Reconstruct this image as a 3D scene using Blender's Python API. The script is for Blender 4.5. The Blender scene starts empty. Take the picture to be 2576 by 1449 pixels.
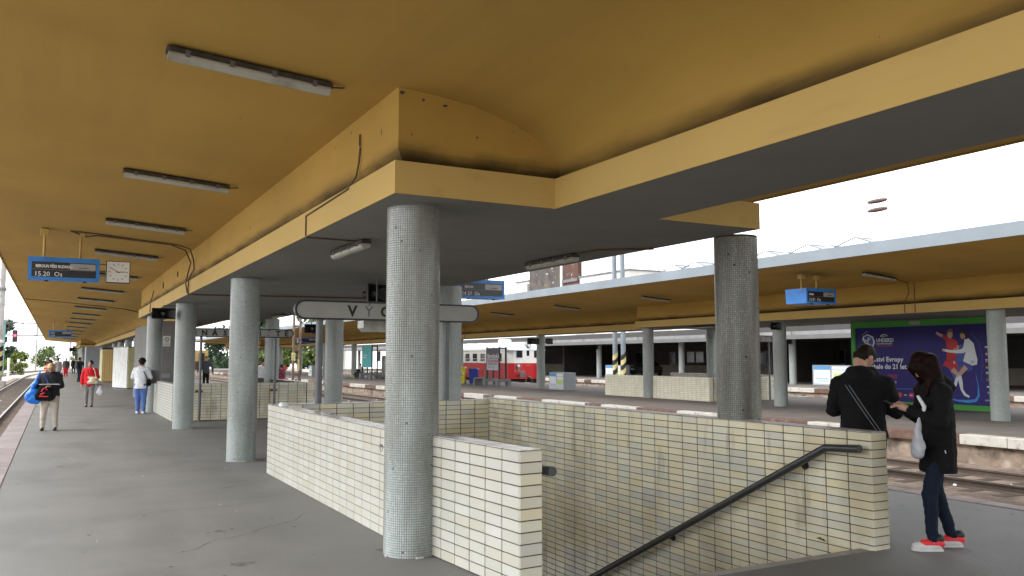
import bpy, bmesh, math, random
from mathutils import Vector, Matrix, noise
random.seed(7)
S = bpy.context.scene
COL = S.collection
R = math.radians
# ------------------------------------------------------------------ camera, light
cam_d = bpy.data.cameras.new("camera"); cam = bpy.data.objects.new("camera", cam_d); COL.objects.link(cam)
cam.location = (0, 0, 1.63)
cam.rotation_euler = (R(90 + 4.835), 0, R(-28.46))
cam_d.sensor_width = 36; cam_d.lens = 36 * 2110 / 2576
cam_d.clip_start = .05; cam_d.clip_end = 3000
S.camera = cam
W = bpy.data.worlds.new("World"); S.world = W; W.use_nodes = True
nt = W.node_tree; nt.nodes.clear()
sky = nt.nodes.new("ShaderNodeTexSky"); sky.sky_type = 'NISHITA'; sky.sun_disc = False
SUN_EL, SUN_AZ = 46, 285
sky.sun_elevation = R(SUN_EL); sky.sun_rotation = R(SUN_AZ); sky.dust_density = 3.0; sky.air_density = 1.0
hs = nt.nodes.new("ShaderNodeHueSaturation"); hs.inputs['Saturation'].default_value = .22
bg = nt.nodes.new("ShaderNodeBackground"); bg.inputs['Strength'].default_value = .15
ow = nt.nodes.new("ShaderNodeOutputWorld")
nt.links.new(sky.outputs[0], hs.inputs['Color']); ov = nt.nodes.new("ShaderNodeMix"); ov.data_type = 'RGBA'; ov.inputs[0].default_value = .7; ov.inputs[7].default_value = (4.0, 4.1, 4.25, 1)
nt.links.new(hs.outputs[0], ov.inputs[6]); nt.links.new(ov.outputs[2], bg.inputs[0]); nt.links.new(bg.outputs[0], ow.inputs[0])
sl = bpy.data.lights.new("sun", 'SUN'); sl.energy = .6; sl.angle = R(25); sl.color = (1, .97, .92)
so = bpy.data.objects.new("sun", sl); COL.objects.link(so)
az = R(SUN_AZ)
sd = Vector((math.sin(az) * math.cos(R(SUN_EL)), math.cos(az) * math.cos(R(SUN_EL)), math.sin(R(SUN_EL))))
so.rotation_euler = sd.to_track_quat('Z', 'Y').to_euler(); so.location = (-20, -20, 40)
S.view_settings.view_transform = 'Standard'; S.view_settings.look = 'None'; S.view_settings.gamma = 1
S.view_settings.use_curve_mapping = False; S.view_settings.exposure = 2.1

# ------------------------------------------------------------------ materials
MATS = {}
def mat(name, col, rough=.7, var=.12, vs=2.0, bump=0, bs=60, metal=0, dirt=None, rnd=None, emit=0, spec=None, alpha=1, soot=None, coat=0):
    if name in MATS: return MATS[name]
    m = bpy.data.materials.new(name); m.use_nodes = True; t = m.node_tree; N = t.nodes; L = t.links
    b = N["Principled BSDF"]; b.inputs['Roughness'].default_value = rough; b.inputs['Metallic'].default_value = metal
    if spec is not None: b.inputs['Specular IOR Level'].default_value = spec
    if coat: b.inputs['Coat Weight'].default_value = coat
    g = N.new("ShaderNodeNewGeometry")
    if rnd:
        oi = N.new("ShaderNodeObjectInfo"); ad = N.new("ShaderNodeMath"); ad.operation = 'ADD'
        L.new(oi.outputs['Random'], ad.inputs[0]); L.new(g.outputs['Random Per Island'], ad.inputs[1])
        fr = N.new("ShaderNodeMath"); fr.operation = 'FRACT'; L.new(ad.outputs[0], fr.inputs[0])
        cr = N.new("ShaderNodeValToRGB"); cr.color_ramp.interpolation = 'LINEAR'
        e = cr.color_ramp.elements
        e[0].position = 0; e[0].color = (*rnd[0], 1); e[1].position = 1; e[1].color = (*rnd[-1], 1)
        for i, c in enumerate(rnd[1:-1]):
            x = e.new((i + 1) / (len(rnd) - 1)); x.color = (*c, 1)
        L.new(fr.outputs[0], cr.inputs[0]); cur = cr.outputs[0]
    else:
        rg = N.new("ShaderNodeRGB"); rg.outputs[0].default_value = (*col, 1); cur = rg.outputs[0]
    if var:
        n = N.new("ShaderNodeTexNoise"); n.inputs['Scale'].default_value = vs; n.inputs['Detail'].default_value = 6
        L.new(g.outputs['Position'], n.inputs['Vector'])
        mr = N.new("ShaderNodeMapRange"); mr.inputs[1].default_value = .3; mr.inputs[2].default_value = .7
        mr.inputs[3].default_value = 1 - var; mr.inputs[4].default_value = 1 + var
        L.new(n.outputs['Fac'], mr.inputs[0])
        mx = N.new("ShaderNodeMix"); mx.data_type = 'RGBA'; mx.blend_type = 'MULTIPLY'; mx.inputs[0].default_value = 1
        L.new(cur, mx.inputs[6]); L.new(mr.outputs[0], mx.inputs[7]); cur = mx.outputs[2]
    for dd in ([dirt] if dirt and not isinstance(dirt, list) else (dirt or [])):
        dc, lo, hi, sc = dd[:4]; amt = dd[4] if len(dd) > 4 else 1
        n = N.new("ShaderNodeTexNoise"); n.inputs['Scale'].default_value = 1; n.inputs['Detail'].default_value = 8
        mp = N.new("ShaderNodeMapping"); sc = sc if hasattr(sc, '__len__') else (sc, sc, sc)
        mp.inputs['Scale'].default_value = sc; mp.inputs['Location'].default_value = (random.random() * 9, random.random() * 9, 3)
        L.new(g.outputs['Position'], mp.inputs[0]); L.new(mp.outputs[0], n.inputs['Vector'])
        mr = N.new("ShaderNodeMapRange"); mr.inputs[1].default_value = lo; mr.inputs[2].default_value = hi; mr.inputs[4].default_value = amt
        L.new(n.outputs['Fac'], mr.inputs[0])
        mx = N.new("ShaderNodeMix"); mx.data_type = 'RGBA'; L.new(mr.outputs[0], mx.inputs[0])
        L.new(cur, mx.inputs[6]); mx.inputs[7].default_value = (*dc, 1); cur = mx.outputs[2]
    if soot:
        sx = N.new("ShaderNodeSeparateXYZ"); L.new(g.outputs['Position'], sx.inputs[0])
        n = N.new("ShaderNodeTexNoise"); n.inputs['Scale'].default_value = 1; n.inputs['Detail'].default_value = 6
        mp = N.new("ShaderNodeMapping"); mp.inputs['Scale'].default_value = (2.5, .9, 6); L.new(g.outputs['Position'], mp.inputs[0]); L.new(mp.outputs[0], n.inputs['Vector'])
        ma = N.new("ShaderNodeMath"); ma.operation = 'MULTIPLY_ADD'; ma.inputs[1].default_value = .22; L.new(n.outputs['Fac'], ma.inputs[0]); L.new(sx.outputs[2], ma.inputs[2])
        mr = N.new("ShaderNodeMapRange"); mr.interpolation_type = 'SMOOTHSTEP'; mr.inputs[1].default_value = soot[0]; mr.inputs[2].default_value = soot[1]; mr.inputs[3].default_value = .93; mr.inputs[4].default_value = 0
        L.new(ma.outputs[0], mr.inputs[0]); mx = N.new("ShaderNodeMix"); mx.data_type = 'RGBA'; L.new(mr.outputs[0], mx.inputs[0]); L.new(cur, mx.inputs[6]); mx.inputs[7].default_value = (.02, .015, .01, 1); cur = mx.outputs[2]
    L.new(cur, b.inputs['Base Color'])
    if bump:
        n = N.new("ShaderNodeTexNoise"); n.inputs['Scale'].default_value = bs; n.inputs['Detail'].default_value = 5
        L.new(g.outputs['Position'], n.inputs['Vector'])
        bp = N.new("ShaderNodeBump"); bp.inputs['Strength'].default_value = bump; bp.inputs['Distance'].default_value = .02
        L.new(n.outputs['Fac'], bp.inputs['Height']); L.new(bp.outputs[0], b.inputs['Normal'])
    if emit:
        L.new(cur, b.inputs['Emission Color']); b.inputs['Emission Strength'].default_value = emit
    MATS[name] = m; return m

def mosaic_mat():
    m = mat('mosaic_far', (.37, .41, .395), .35, .1, 1.2, dirt=[((.2, .185, .15), .5, .8, (1.5, 1.5, .5), .6)])
    t = m.node_tree; N = t.nodes; L = t.links; b = N["Principled BSDF"]
    tc = N.new("ShaderNodeTexCoord"); sx = N.new("ShaderNodeSeparateXYZ"); L.new(tc.outputs['Object'], sx.inputs[0])
    at = N.new("ShaderNodeMath"); at.operation = 'ARCTAN2'; L.new(sx.outputs[1], at.inputs[0]); L.new(sx.outputs[0], at.inputs[1])
    cx = N.new("ShaderNodeCombineXYZ"); L.new(at.outputs[0], cx.inputs[0])
    dv = N.new("ShaderNodeMath"); dv.operation = 'MULTIPLY'; dv.inputs[1].default_value = 1 / .215; L.new(sx.outputs[2], dv.inputs[0]); L.new(dv.outputs[0], cx.inputs[1])
    br = N.new("ShaderNodeTexBrick"); br.offset = 0; br.inputs['Scale'].default_value = 10.8; br.inputs['Brick Width'].default_value = 1; br.inputs['Row Height'].default_value = 1
    br.inputs['Mortar Size'].default_value = .06; br.inputs['Color1'].default_value = (1, 1, 1, 1); br.inputs['Color2'].default_value = (.78, .8, .8, 1); br.inputs['Mortar'].default_value = (.35, .33, .3, 1)
    L.new(cx.outputs[0], br.inputs['Vector'])
    src = b.inputs['Base Color'].links[0].from_socket
    mx = N.new("ShaderNodeMix"); mx.data_type = 'RGBA'; mx.blend_type = 'MULTIPLY'; mx.inputs[0].default_value = 1
    L.new(src, mx.inputs[6]); L.new(br.outputs[0], mx.inputs[7]); L.new(mx.outputs[2], b.inputs['Base Color'])
    return m

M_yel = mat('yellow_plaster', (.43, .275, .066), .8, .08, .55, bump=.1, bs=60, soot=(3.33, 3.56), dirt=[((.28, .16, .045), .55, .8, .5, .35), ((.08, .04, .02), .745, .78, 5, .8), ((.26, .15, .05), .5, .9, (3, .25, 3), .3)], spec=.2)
M_yel2 = mat('yellow_fascia', (.53, .375, .13), .7, .05, .8, bump=.05, bs=90, dirt=[((.3, .2, .08), .56, .85, (4, .8, 7), .35)], spec=.2)
M_soot = mat('soot_plaster', (.16, .11, .05), .9, .25, 3, dirt=((.02, .016, .012), .4, .62, (4, .7, 4), .9), spec=.1)
M_soff = mat('grey_soffit', (.22, .22, .205), .85, .06, 1.2, bump=.05, bs=70, dirt=((.13, .12, .115), .5, .85, .8, .5), spec=.2)
M_gout = mat('grout', (.055, .048, .038), .95, .2, 8)
M_gout2 = mat('pale_grout', (.17, .165, .14), .95, .25, 6)
M_tile_o = mat('cream_tile_outer', (.7, .66, .52), .28, .05, 3, rnd=[(.52, .52, .46), (.47, .47, .415), (.54, .54, .50), (.48, .465, .39), (.52, .52, .47)], dirt=[((.28, .26, .2), .6, .85, (2, 2, 1), .5)], spec=.5)
M_tile_i = mat('cream_tile_inner', (.6, .55, .38), .3, .08, 1.5, rnd=[(.74, .70, .53), (.73, .65, .44), (.70, .69, .57), (.76, .71, .53), (.58, .58, .52), (.75, .68, .48)], dirt=[((.30, .26, .17), .5, .74, (1.1, 1.1, .7), .62), ((.13, .11, .07), .6, .74, (5, 5, 1.2), .5)], spec=.5)
M_tile_cap = mat('white_cap_tile', (.75, .74, .7), .22, .05, 3, rnd=[(.5, .48, .46), (.55, .54, .52), (.36, .33, .31)], dirt=((.25, .2, .17), .55, .7, 5, .7))
M_asph = mat('platform_asphalt', (.152, .151, .144), .58, .13, .9, bump=.55, bs=120, dirt=[((.09, .089, .085), .52, .7, (.9, .5, 1), .6), ((.155, .153, .147), .52, .72, (.35, .22, 1), .6), ((.03, .03, .03), .69, .71, 2.2, .7), ((.3, .29, .28), .79, .8, 7, .7)])
M_asph2 = mat('far_asphalt', (.125, .107, .094), .85, .15, .9, bump=.3, bs=100, dirt=[((.09, .08, .072), .5, .7, .6, .6)])
M_pink = mat('pink_kerb', (.34, .27, .265), .8, .12, 2, bump=.3, bs=90, rnd=[(.22, .18, .175), (.25, .215, .21), (.20, .17, .165)], dirt=((.16, .13, .12), .5, .7, 3, .6))
M_conc = mat('concrete', (.36, .35, .32), .85, .15, 2, bump=.4, bs=50, dirt=((.15, .13, .1), .48, .7, 2, .6))
M_ston = mat('rough_stone_wall', (.22, .17, .13), .95, .3, 3, bump=1.0, bs=9, dirt=[((.42, .36, .3), .5, .66, 3.5, .7), ((.06, .045, .035), .55, .66, 2.0, .8)])
M_kw = mat('kerb_white', (.42, .40, .36), .7, .12, 4, bump=.4, bs=40, dirt=((.2, .14, .1), .56, .68, 4, .8))
M_kb = mat('kerb_brown', (.105, .06, .045), .8, .25, 4, bump=.4, bs=40, dirt=((.22, .17, .13), .58, .7, 4, .6))
M_ball = mat('ballast', (.19, .14, .105), .95, .35, 5, bump=1.0, bs=22, dirt=[((.07, .05, .04), .5, .62, 1.1, .8), ((.33, .28, .23), .6, .75, 9, .6)])
M_sand = mat('pale_gravel', (.42, .38, .33), .95, .2, 2, bump=.8, bs=18, dirt=((.24, .19, .15), .5, .68, .35, .7))
M_rail = mat('rail_steel', (.10, .075, .06), .55, .2, 6, metal=.2)
M_railtop = mat('rail_top', (.3, .29, .28), .42, .15, 6, metal=.8)
M_wood = mat('sleeper_wood', (.055, .04, .03), .9, .3, 6, bump=.5, bs=30)
M_lampg = mat('lamp_housing', (.05, .042, .035), .7, .3, 8, dirt=((.025, .02, .015), .42, .6, 9, .9))
M_lampd = mat('lamp_diffuser', (.40, .40, .35), .25, .08, 3, dirt=((.12, .11, .08), .5, .75, 4, .5))
M_cable = mat('cable_brown', (.10, .06, .03), .7, .2, 9)
M_black = mat('black_paint', (.012, .012, .013), .5, .2, 4)
M_blackp = mat('black_plastic', (.02, .02, .021), .45, .2, 4)
M_blue = mat('board_blue', (.03, .20, .58), .4, .1, 3, dirt=((.02, .06, .16), .55, .75, 3, .5))
M_blued = mat('board_dark', (.012, .014, .02), .35, .1, 4)
M_white = mat('white_face', (.75, .75, .72), .5, .04, 3)
M_signw = mat('sign_white', (.33, .33, .31), .5, .08, 2, dirt=((.3, .29, .26), .5, .7, 3, .5))
M_letk = mat('letter_black', (.015, .015, .015), .6, 0)
M_letw = mat('letter_white', (.75, .76, .74), .6, 0)
M_lety = mat('letter_ochre', (.55, .38, .18), .6, 0)
M_metal = mat('painted_grey_metal', (.13, .135, .14), .45, .15, 4, metal=.3)
M_handr = mat('handrail_paint', (.035, .037, .04), .35, .15, 10)
M_zinc = mat('zinc_flashing', (.17, .20, .225), .45, .1, 1.0, metal=.15, dirt=((.14, .16, .17), .5, .75, (.5, 2, 2), .5))
M_green = mat('billboard_green', (.05, .32, .03), .4, .06, 2)
M_glass = mat('dark_glass', (.02, .023, .025), .1, .2, 1, spec=.7)
M_red = mat('train_red', (.52, .02, .025), .3, .06, 1)
M_crm = mat('train_cream', (.85, .84, .8), .35, .04, 1)
M_roof = mat('train_roof', (.6, .64, .65), .5, .08, 1)
M_under = mat('train_underframe', (.02, .018, .016), .8, .2, 3)
M_skin = mat('skin', (.42, .24, .17), .5, .05, 8)
M_mos = mat('mosaic_tile', (.3, .33, .32), .22, .12, 1.6, rnd=[(.36, .41, .40), (.40, .45, .445), (.37, .42, .41), (.42, .46, .45), (.345, .395, .39), (.48, .51, .50)],
            dirt=[((.14, .125, .085), .45, .68, (2.6, 2.6, .45), .8)], spec=.6)
M_mosg = mat('mosaic_grout', (.15, .155, .15), .9, .1, 4)
M_mosf = mosaic_mat()

# ------------------------------------------------------------------ mesh builder
class MB:
    def __init__(s): s.v = []; s.f = []; s.m = []; s.sm = []
    def add(s, vs, fs, mi=0, smooth=False):
        o = len(s.v); s.v += [tuple(v) for v in vs]; s.f += [tuple(i + o for i in f) for f in fs]
        s.m += [mi] * len(fs); s.sm += [smooth] * len(fs); return s
    def box(s, x0, x1, y0, y1, z0, z1, mi=0):
        return s.add([(x0,y0,z0),(x1,y0,z0),(x1,y1,z0),(x0,y1,z0),(x0,y0,z1),(x1,y0,z1),(x1,y1,z1),(x0,y1,z1)],
                     [(0,3,2,1),(4,5,6,7),(0,1,5,4),(1,2,6,5),(2,3,7,6),(3,0,4,7)], mi)
    def bbox(s, x0, x1, y0, y1, z0, z1, b=.01, mi=0):   # box with bevelled vertical and top edges
        vs = []
        for z, i in ((z0, 0), (z1 - b, 0), (z1, b)):
            for x, y in ((x0+b+i,y0+i),(x1-b-i,y0+i),(x1-i,y0+b+i),(x1-i,y1-b-i),(x1-b-i,y1-i),(x0+b+i,y1-i),(x0+i,y1-b-i),(x0+i,y0+b+i)): vs.append((x,y,z))
        fs = [tuple(reversed(range(8))), tuple(range(16, 24))]
        for r in (0, 8):
            for k in range(8): fs.append((r+k, r+(k+1)%8, r+8+(k+1)%8, r+8+k))
        return s.add(vs, fs, mi)
    def tube(s, pts, r, n=8, mi=0, cap=True, smooth=True):
        pts = [Vector(p) for p in pts]; rs = r if hasattr(r, '__len__') else [r] * len(pts); vs = []; ref = None
        for i, p in enumerate(pts):
            d = (pts[min(i+1, len(pts)-1)] - pts[max(i-1, 0)]).normalized()
            if ref is None: ref = Vector((0,0,1)) if abs(d.z) < .9 else Vector((0,1,0))
            a = d.cross(ref).normalized(); b = a.cross(d).normalized(); ref = b if abs(d.dot(b)) < .9 else ref
            for k in range(n):
                t = 2*math.pi*k/n; vs.append(p + a*math.cos(t)*rs[i] + b*math.sin(t)*rs[i])
        fs = [(i*n+k, i*n+(k+1)%n, (i+1)*n+(k+1)%n, (i+1)*n+k) for i in range(len(pts)-1) for k in range(n)]
        s.add(vs, fs, mi, smooth)
        if cap: s.add(vs[:n], [tuple(range(n))], mi); s.add(vs[-n:], [tuple(reversed(range(n)))], mi)
        return s
    def prism(s, poly, axis, a0, a1, mi=0, smooth=False):
        # poly in the two other axes (order x,y,z without axis)
        def P(u, v, w): return {0: (w, u, v), 1: (u, w, v), 2: (u, v, w)}[axis]
        n = len(poly); vs = [P(u, v, a0) for u, v in poly] + [P(u, v, a1) for u, v in poly]
        s.add(vs, [tuple(range(n)), tuple(reversed(range(n, 2*n)))], mi)
        s.add(vs, [(i, i+n, (i+1)%n+n, (i+1)%n) for i in range(n)], mi, smooth); return s
    def strip(s, prof, y0, y1, ny=1, mi=0, smooth=True):
        ys = [y0 + (y1-y0)*i/ny for i in range(ny+1)]; n = len(prof)
        vs = [(x, y, z) for y in ys for x, z in prof]
        return s.add(vs, [(j*n+i, j*n+i+1, (j+1)*n+i+1, (j+1)*n+i) for j in range(ny) for i in range(n-1)], mi, smooth)
    def xf(s, mx):
        s.v = [tuple(mx @ Vector(v)) for v in s.v]; return s
    def build(s, name, mats, parent=None, world=True, fixn=True):
        me = bpy.data.meshes.new(name); me.from_pydata(s.v, [], s.f)
        for m in (mats if isinstance(mats, (list, tuple)) else [mats]): me.materials.append(m)
        me.polygons.foreach_set('material_index', s.m); me.polygons.foreach_set('use_smooth', s.sm)
        if fixn:
            bm = bmesh.new(); bm.from_mesh(me); bmesh.ops.recalc_face_normals(bm, faces=bm.faces); bm.to_mesh(me); bm.free()
        me.update(); o = bpy.data.objects.new(name, me); COL.objects.link(o)
        if parent: attach(o, parent, world)
        return o
def root_of(p):
    t = Vector((0,0,0))
    while p: t += p.location; p = p.parent
    return t
def attach(o, parent, world=True):
    o.parent = parent
    if world: o.location = o.location - root_of(parent)
def tag(o, label=None, cat=None, group=None, kind=None):
    if label: o['label'] = label
    if cat: o['category'] = cat
    if group: o['group'] = group
    if kind: o['kind'] = kind
    return o
def thing(name, label, cat, loc=(0,0,0), group=None, rz=0):
    o = bpy.data.objects.new(name, None); COL.objects.link(o); o.location = loc; o.rotation_euler = (0,0,rz); o.empty_display_size = .1
    return tag(o, label, cat, group)
def tree_copy(o, parent=None, loc=None, label=None, rz=None):
    c = o.copy(); COL.objects.link(c); c.parent = parent
    if loc is not None: c.location = loc
    if rz is not None: c.rotation_euler = (0,0,rz)
    if label: c['label'] = label
    for ch in list(o.children): tree_copy(ch, c)
    return c
def basis(o, x, y):   # matrix with origin o, local x, local y(normal)
    x = Vector(x).normalized(); y = Vector(y).normalized(); z = x.cross(y)
    m = Matrix.Identity(4)
    for i in range(3): m[i][0], m[i][1], m[i][2], m[i][3] = x[i], y[i], z[i], o[i]
    return m
TS = bpy.data.scenes.new('scratch')
def ev_mesh(ob):
    TS.collection.objects.link(ob)
    with bpy.context.temp_override(scene=TS, view_layer=TS.view_layers[0]):
        dg = bpy.context.evaluated_depsgraph_get(); dg.update()
    return bpy.data.meshes.new_from_object(ob.evaluated_get(dg))
def text(name, s, size, origin, xdir, mt, parent, label=None, align='LEFT', bold=0, sx=1, up=(0,0,1), ext=.0015):
    cu = bpy.data.curves.new(name, 'FONT'); cu.body = s; cu.size = size; cu.align_x = align; cu.extrude = ext; cu.offset = bold; cu.resolution_u = 2
    ob = bpy.data.objects.new(name, cu)
    me = ev_mesh(ob)
    bpy.data.objects.remove(ob); bpy.data.curves.remove(cu)
    me.materials.clear(); me.materials.append(mt)
    x = Vector(xdir).normalized(); u = Vector(up); n = x.cross(u)
    m = Matrix.Identity(4)
    for i in range(3): m[i][0], m[i][1], m[i][2], m[i][3] = x[i]*sx, u[i], n[i], origin[i]
    me.transform(m); o = bpy.data.objects.new(name, me); COL.objects.link(o)
    if parent: attach(o, parent)
    return o

# ------------------------------------------------------------------ ground, platforms
def struct(name, mb, m, label=None):
    o = mb.build(name, m); tag(o, label, None, None, 'structure'); return o
b = MB()
for gx0, gx1, gy0, gy1 in ((-900,2.85,-600,1400),(6.3,900,-600,1400),(2.85,6.3,-600,4.9),(2.85,6.3,12.3,1400)): b.add([(gx0,gy0,-.66),(gx1,gy0,-.66),(gx1,gy1,-.66),(gx0,gy1,-.66)], [(0,1,2,3)])
struct('ground', b, M_sand)
bl = MB()
for x0, x1 in ((-4.3, -.9), (9.3, 17.5), (28.4, 37)):
    n = 40
    for i in range(n):
        y0, y1 = -15 + i*5.2, -15 + (i+1)*5.2
        if x0 < 0 and y0 > 114: break
        bl.add([(x0,y0,-.615),(x1,y0,-.615),(x1,y1,-.615),(x0,y1,-.615)], [(0,1,2,3)])
struct('ballast_bed', bl, M_ball)

HX0, HX1, HY0, HY1 = 2.90, 6.22, 4.97, 12.25
p = MB()
XL, XR = -.55, 9.2
p.box(XL, HX0, -12, 132, -.7, 0)
p.box(HX1, XR, -12, 132, -.7, 0)
p.box(HX0, HX1, -12, HY0, -.7, 0)
p.box(HX0, HX1, HY1, 132, -.7, 0)
p1 = struct('platform', p, M_asph)
def kerbs(parent, x0, x1, y0, y1, step, mats, z1=.004, z0=-.2, name='kerb_stone', gap=.008, jit=.004):
    me = None
    y = y0; k = 0
    cache = {}
    while y < y1:
        mt = mats[k % len(mats)] if not callable(mats) else mats(k)
        if mt not in cache:
            bb = MB(); bb.bbox(x0, x1, -step/2+gap/2, step/2-gap/2, z0, z1, .012); o = bb.build(name, mt); cache[mt] = o.data
        else: o = bpy.data.objects.new(name, cache[mt]); COL.objects.link(o)
        o.parent = parent; o.location = (random.uniform(-jit, jit), y + step/2, random.uniform(-jit, jit)*.5)
        y += step; k += 1
kerbs(p1, -.95, -.552, -12, 116, 1.0, [M_pink], z1=.012, z0=-.3)
kerbs(p1, 9.202, 9.45, 0, 110, 1.0, [M_pink], z1=.01, z0=-.3)
b = MB(); b.box(-.9, XL-.003, -12, 132, -.7, -.31); b.box(XR+.003, 9.4, -12, 132, -.7, -.31); o = b.build('retaining_wall', M_ston, p1)

p = MB(); p.box(17.65, 28.5, -12, 150, -.7, -.004); p2 = struct('platform', p, M_asph2)
random.seed(3)
seq = [random.choice([0,0,1]) if i % 2 else 1 - (i // 2) % 2 for i in range(400)]
kerbs(p2, 17.28, 17.64, 0, 110, 1.05, lambda k: M_kw if seq[k] == 0 else M_kb, z1=.004, z0=-.2)
b = MB(); b.box(17.38, 17.646, -12, 150, -.7, -.205); b.build('retaining_wall', M_ston, p2)
kerbs(p2, 28.503, 28.8, 20, 80, 1.0, [M_kw, M_kb], z0=-.3)
p = MB(); p.box(37.2, 60, -12, 135, -.7, -.004); p3 = struct('platform', p, M_asph2)
kerbs(p3, 36.84, 37.19, 18, 110, 1.0, lambda k: M_kw if (k*7) % 5 < 3 else M_kb, z1=.004, z0=-.22)
b = MB(); b.box(36.95, 37.196, -12, 130, -.7, -.225); b.build('retaining_wall', M_ston, p3)
# cracks and patches in the asphalt
M_crack = mat('crack_black', (.055, .053, .05), .95, .2, 4)
def crack(x0, y0, x1, y1, w=.012):
    q = MB(); n = 26; a = Vector((x0,y0,0)); c = Vector((x1,y1,0)); d = c-a; nn = Vector((-d.y, d.x, 0)).normalized(); vs = []
    for i in range(n+1):
        t = i/n; pnt = a + d*t + nn*(noise.noise(Vector((x0*3+t*7, y0, 0)))*.06*d.length**.5)
        ww = w*(.35+.8*random.random())*(1-abs(2*t-1)**4*.8)
        vs += [pnt + nn*ww/2, pnt - nn*ww/2]
    q.add([(v.x, v.y, .004) for v in vs], [(2*i, 2*i+1, 2*i+3, 2*i+2) for i in range(n)])
    return q.build('crack', M_crack, p1)
crack(.9, 7.6, 2.70, 9.2, .008); crack(.2, 6.3, 1.9, 6.0, .007); crack(.95, 5.2, 1.25, 5.3, .10); crack(1.9, 11.2, 2.1, 11.3, .03); crack(-.3, 9.6, 2.6, 10.0, .007); crack(-.4, 13, 2.2, 13.2, .014); 
crack(.3, 17.6, 2.5, 17.3, .02); crack(3, 2.9, 6, 3.3); crack(3.2,16.4,8.8,16.2,.02); crack(.35,24.5,.9,24.4,.12); crack(1.1, 15.2,1.9,15.6,.012)
# stairs down
st = MB()
for i in range(20):
    y0 = HY0 + .12 + i*.31; st.box(HX0+.02, HX1-.02, y0, y0+.312+ .0, -.16*(i+1)-.6, -.16*(i+1))
st.box(HX0+.02, HX1-.02, HY0+.12+6.2, HY1+8, -3.9, -3.36)
st.build('stairs', M_conc, p1)
b = MB(); b.box(HX0-.0, HX1, HY0+.003, HY0+.118, -.6, -.004); b.build('stair_nosing', M_conc, p1)

# ------------------------------------------------------------------ railway tracks
def sleeper_mesh():
    q = MB(); q.bbox(-1.25, 1.25, -.12, .12, -.1, 0, .01); o = q.build('sleeper', M_wood); me = o.data; bpy.data.objects.remove(o); return me
SLP = sleeper_mesh()
def curve_dx(y): return .0 if y < 112 else .0011*(y-112)**2
def track(label, cx, y0, y1, ysl, curve=False, zt=-.47):
    t = thing('railway_track', label, 'railway track', (cx, max(y0, 5), -.6), 'railway tracks')
    ys = [y0, 20, 60] + [110+4*i for i in range(40)]; ys = sorted({y for y in ys if y0 <= y < y1} | {y1})
    for sg in (-1, 1):
        q = MB(); pr = [(-.07,-.15),(-.07,-.135),(-.012,-.115),(-.012,-.04),(-.036,-.03),(-.036,0),(.036,0),(.036,-.03),(.012,-.04),(.012,-.115),(.07,-.135),(.07,-.15)]
        n = len(pr); vs = []
        for y in ys:
            dx = curve_dx(y) if curve else 0
            for px, pz in pr: vs.append((cx+dx+sg*.7525+px, y, zt+pz))
        for j in range(len(ys)-1):
            for i in range(n-1):
                q.add([], [], 0)
        q.add(vs, [(j*n+i, j*n+(i+1)%n, (j+1)*n+(i+1)%n, (j+1)*n+i) for j in range(len(ys)-1) for i in range(n) if i != 5], 0)
        q.add(vs, [(j*n+5, j*n+6, (j+1)*n+6, (j+1)*n+5) for j in range(len(ys)-1)], 1)
        q.build('rail', [M_rail, M_railtop], t)
    y = ysl[0]
    while y < ysl[1]:
        o = bpy.data.objects.new('sleeper', SLP); COL.objects.link(o); o.location = (cx + (curve_dx(y) if curve else 0), y, zt-.135-.0); o.rotation_euler = (0,0,random.uniform(-.01,.01)); attach(o, t); y += .62
track('rusty rails running along the pink kerb of the near platform at the left', -2.45, -5, 250, (13, 110), True)
track('second track at the far left, beyond the striped mast', -7.0, 5, 250, (60, 120), True)
track('rails lying close along the near platform, on its side towards the billboard', 11.2, -5, 150, (20, 70))
track('rails below the white and brown kerb stones of the middle platform', 14.9, -5, 150, (6, 75))
track('track on which the red and white railcar stands', 30.05, 20, 150, (24, 60))
track('track below the edge of the station building platform', 35.2, 20, 150, (24, 60))

# ------------------------------------------------------------------ tiles and parapets
def tile_mesh(name, w, h, d, m, bev=.004):
    q = MB(); W2, H2 = w/2, h/2
    q.add([(-W2,0,-H2),(W2,0,-H2),(W2,0,H2),(-W2,0,H2),(-W2+bev,d,-H2+bev),(W2-bev,d,-H2+bev),(W2-bev,d,H2-bev),(-W2+bev,d,H2-bev)],
          [(4,7,6,5),(0,4,5,1),(1,5,6,2),(2,6,7,3),(3,7,4,0)])
    o = q.build(name, m, fixn=False); me = o.data; bpy.data.objects.remove(o); return me
TW, TH = .252, .0735
TM = {}
for k, m in (('o', M_tile_o), ('i', M_tile_i), ('c', M_tile_cap), ('f', mat('cream_tile_sidelit', (.7, .66, .5), .35, .05, 3, rnd=[(.80, .76, .60), (.76, .72, .55), (.82, .79, .66)], dirt=((.5, .42, .28), .55, .75, 1.5, .4)))):  # last cream has the side light painted into its brighter colour
    TM[k] = tile_mesh('tile', TW-.0105, TH-.0058, .0062, m, .003)
CAMP = Vector((0,0,1.63))
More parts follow.
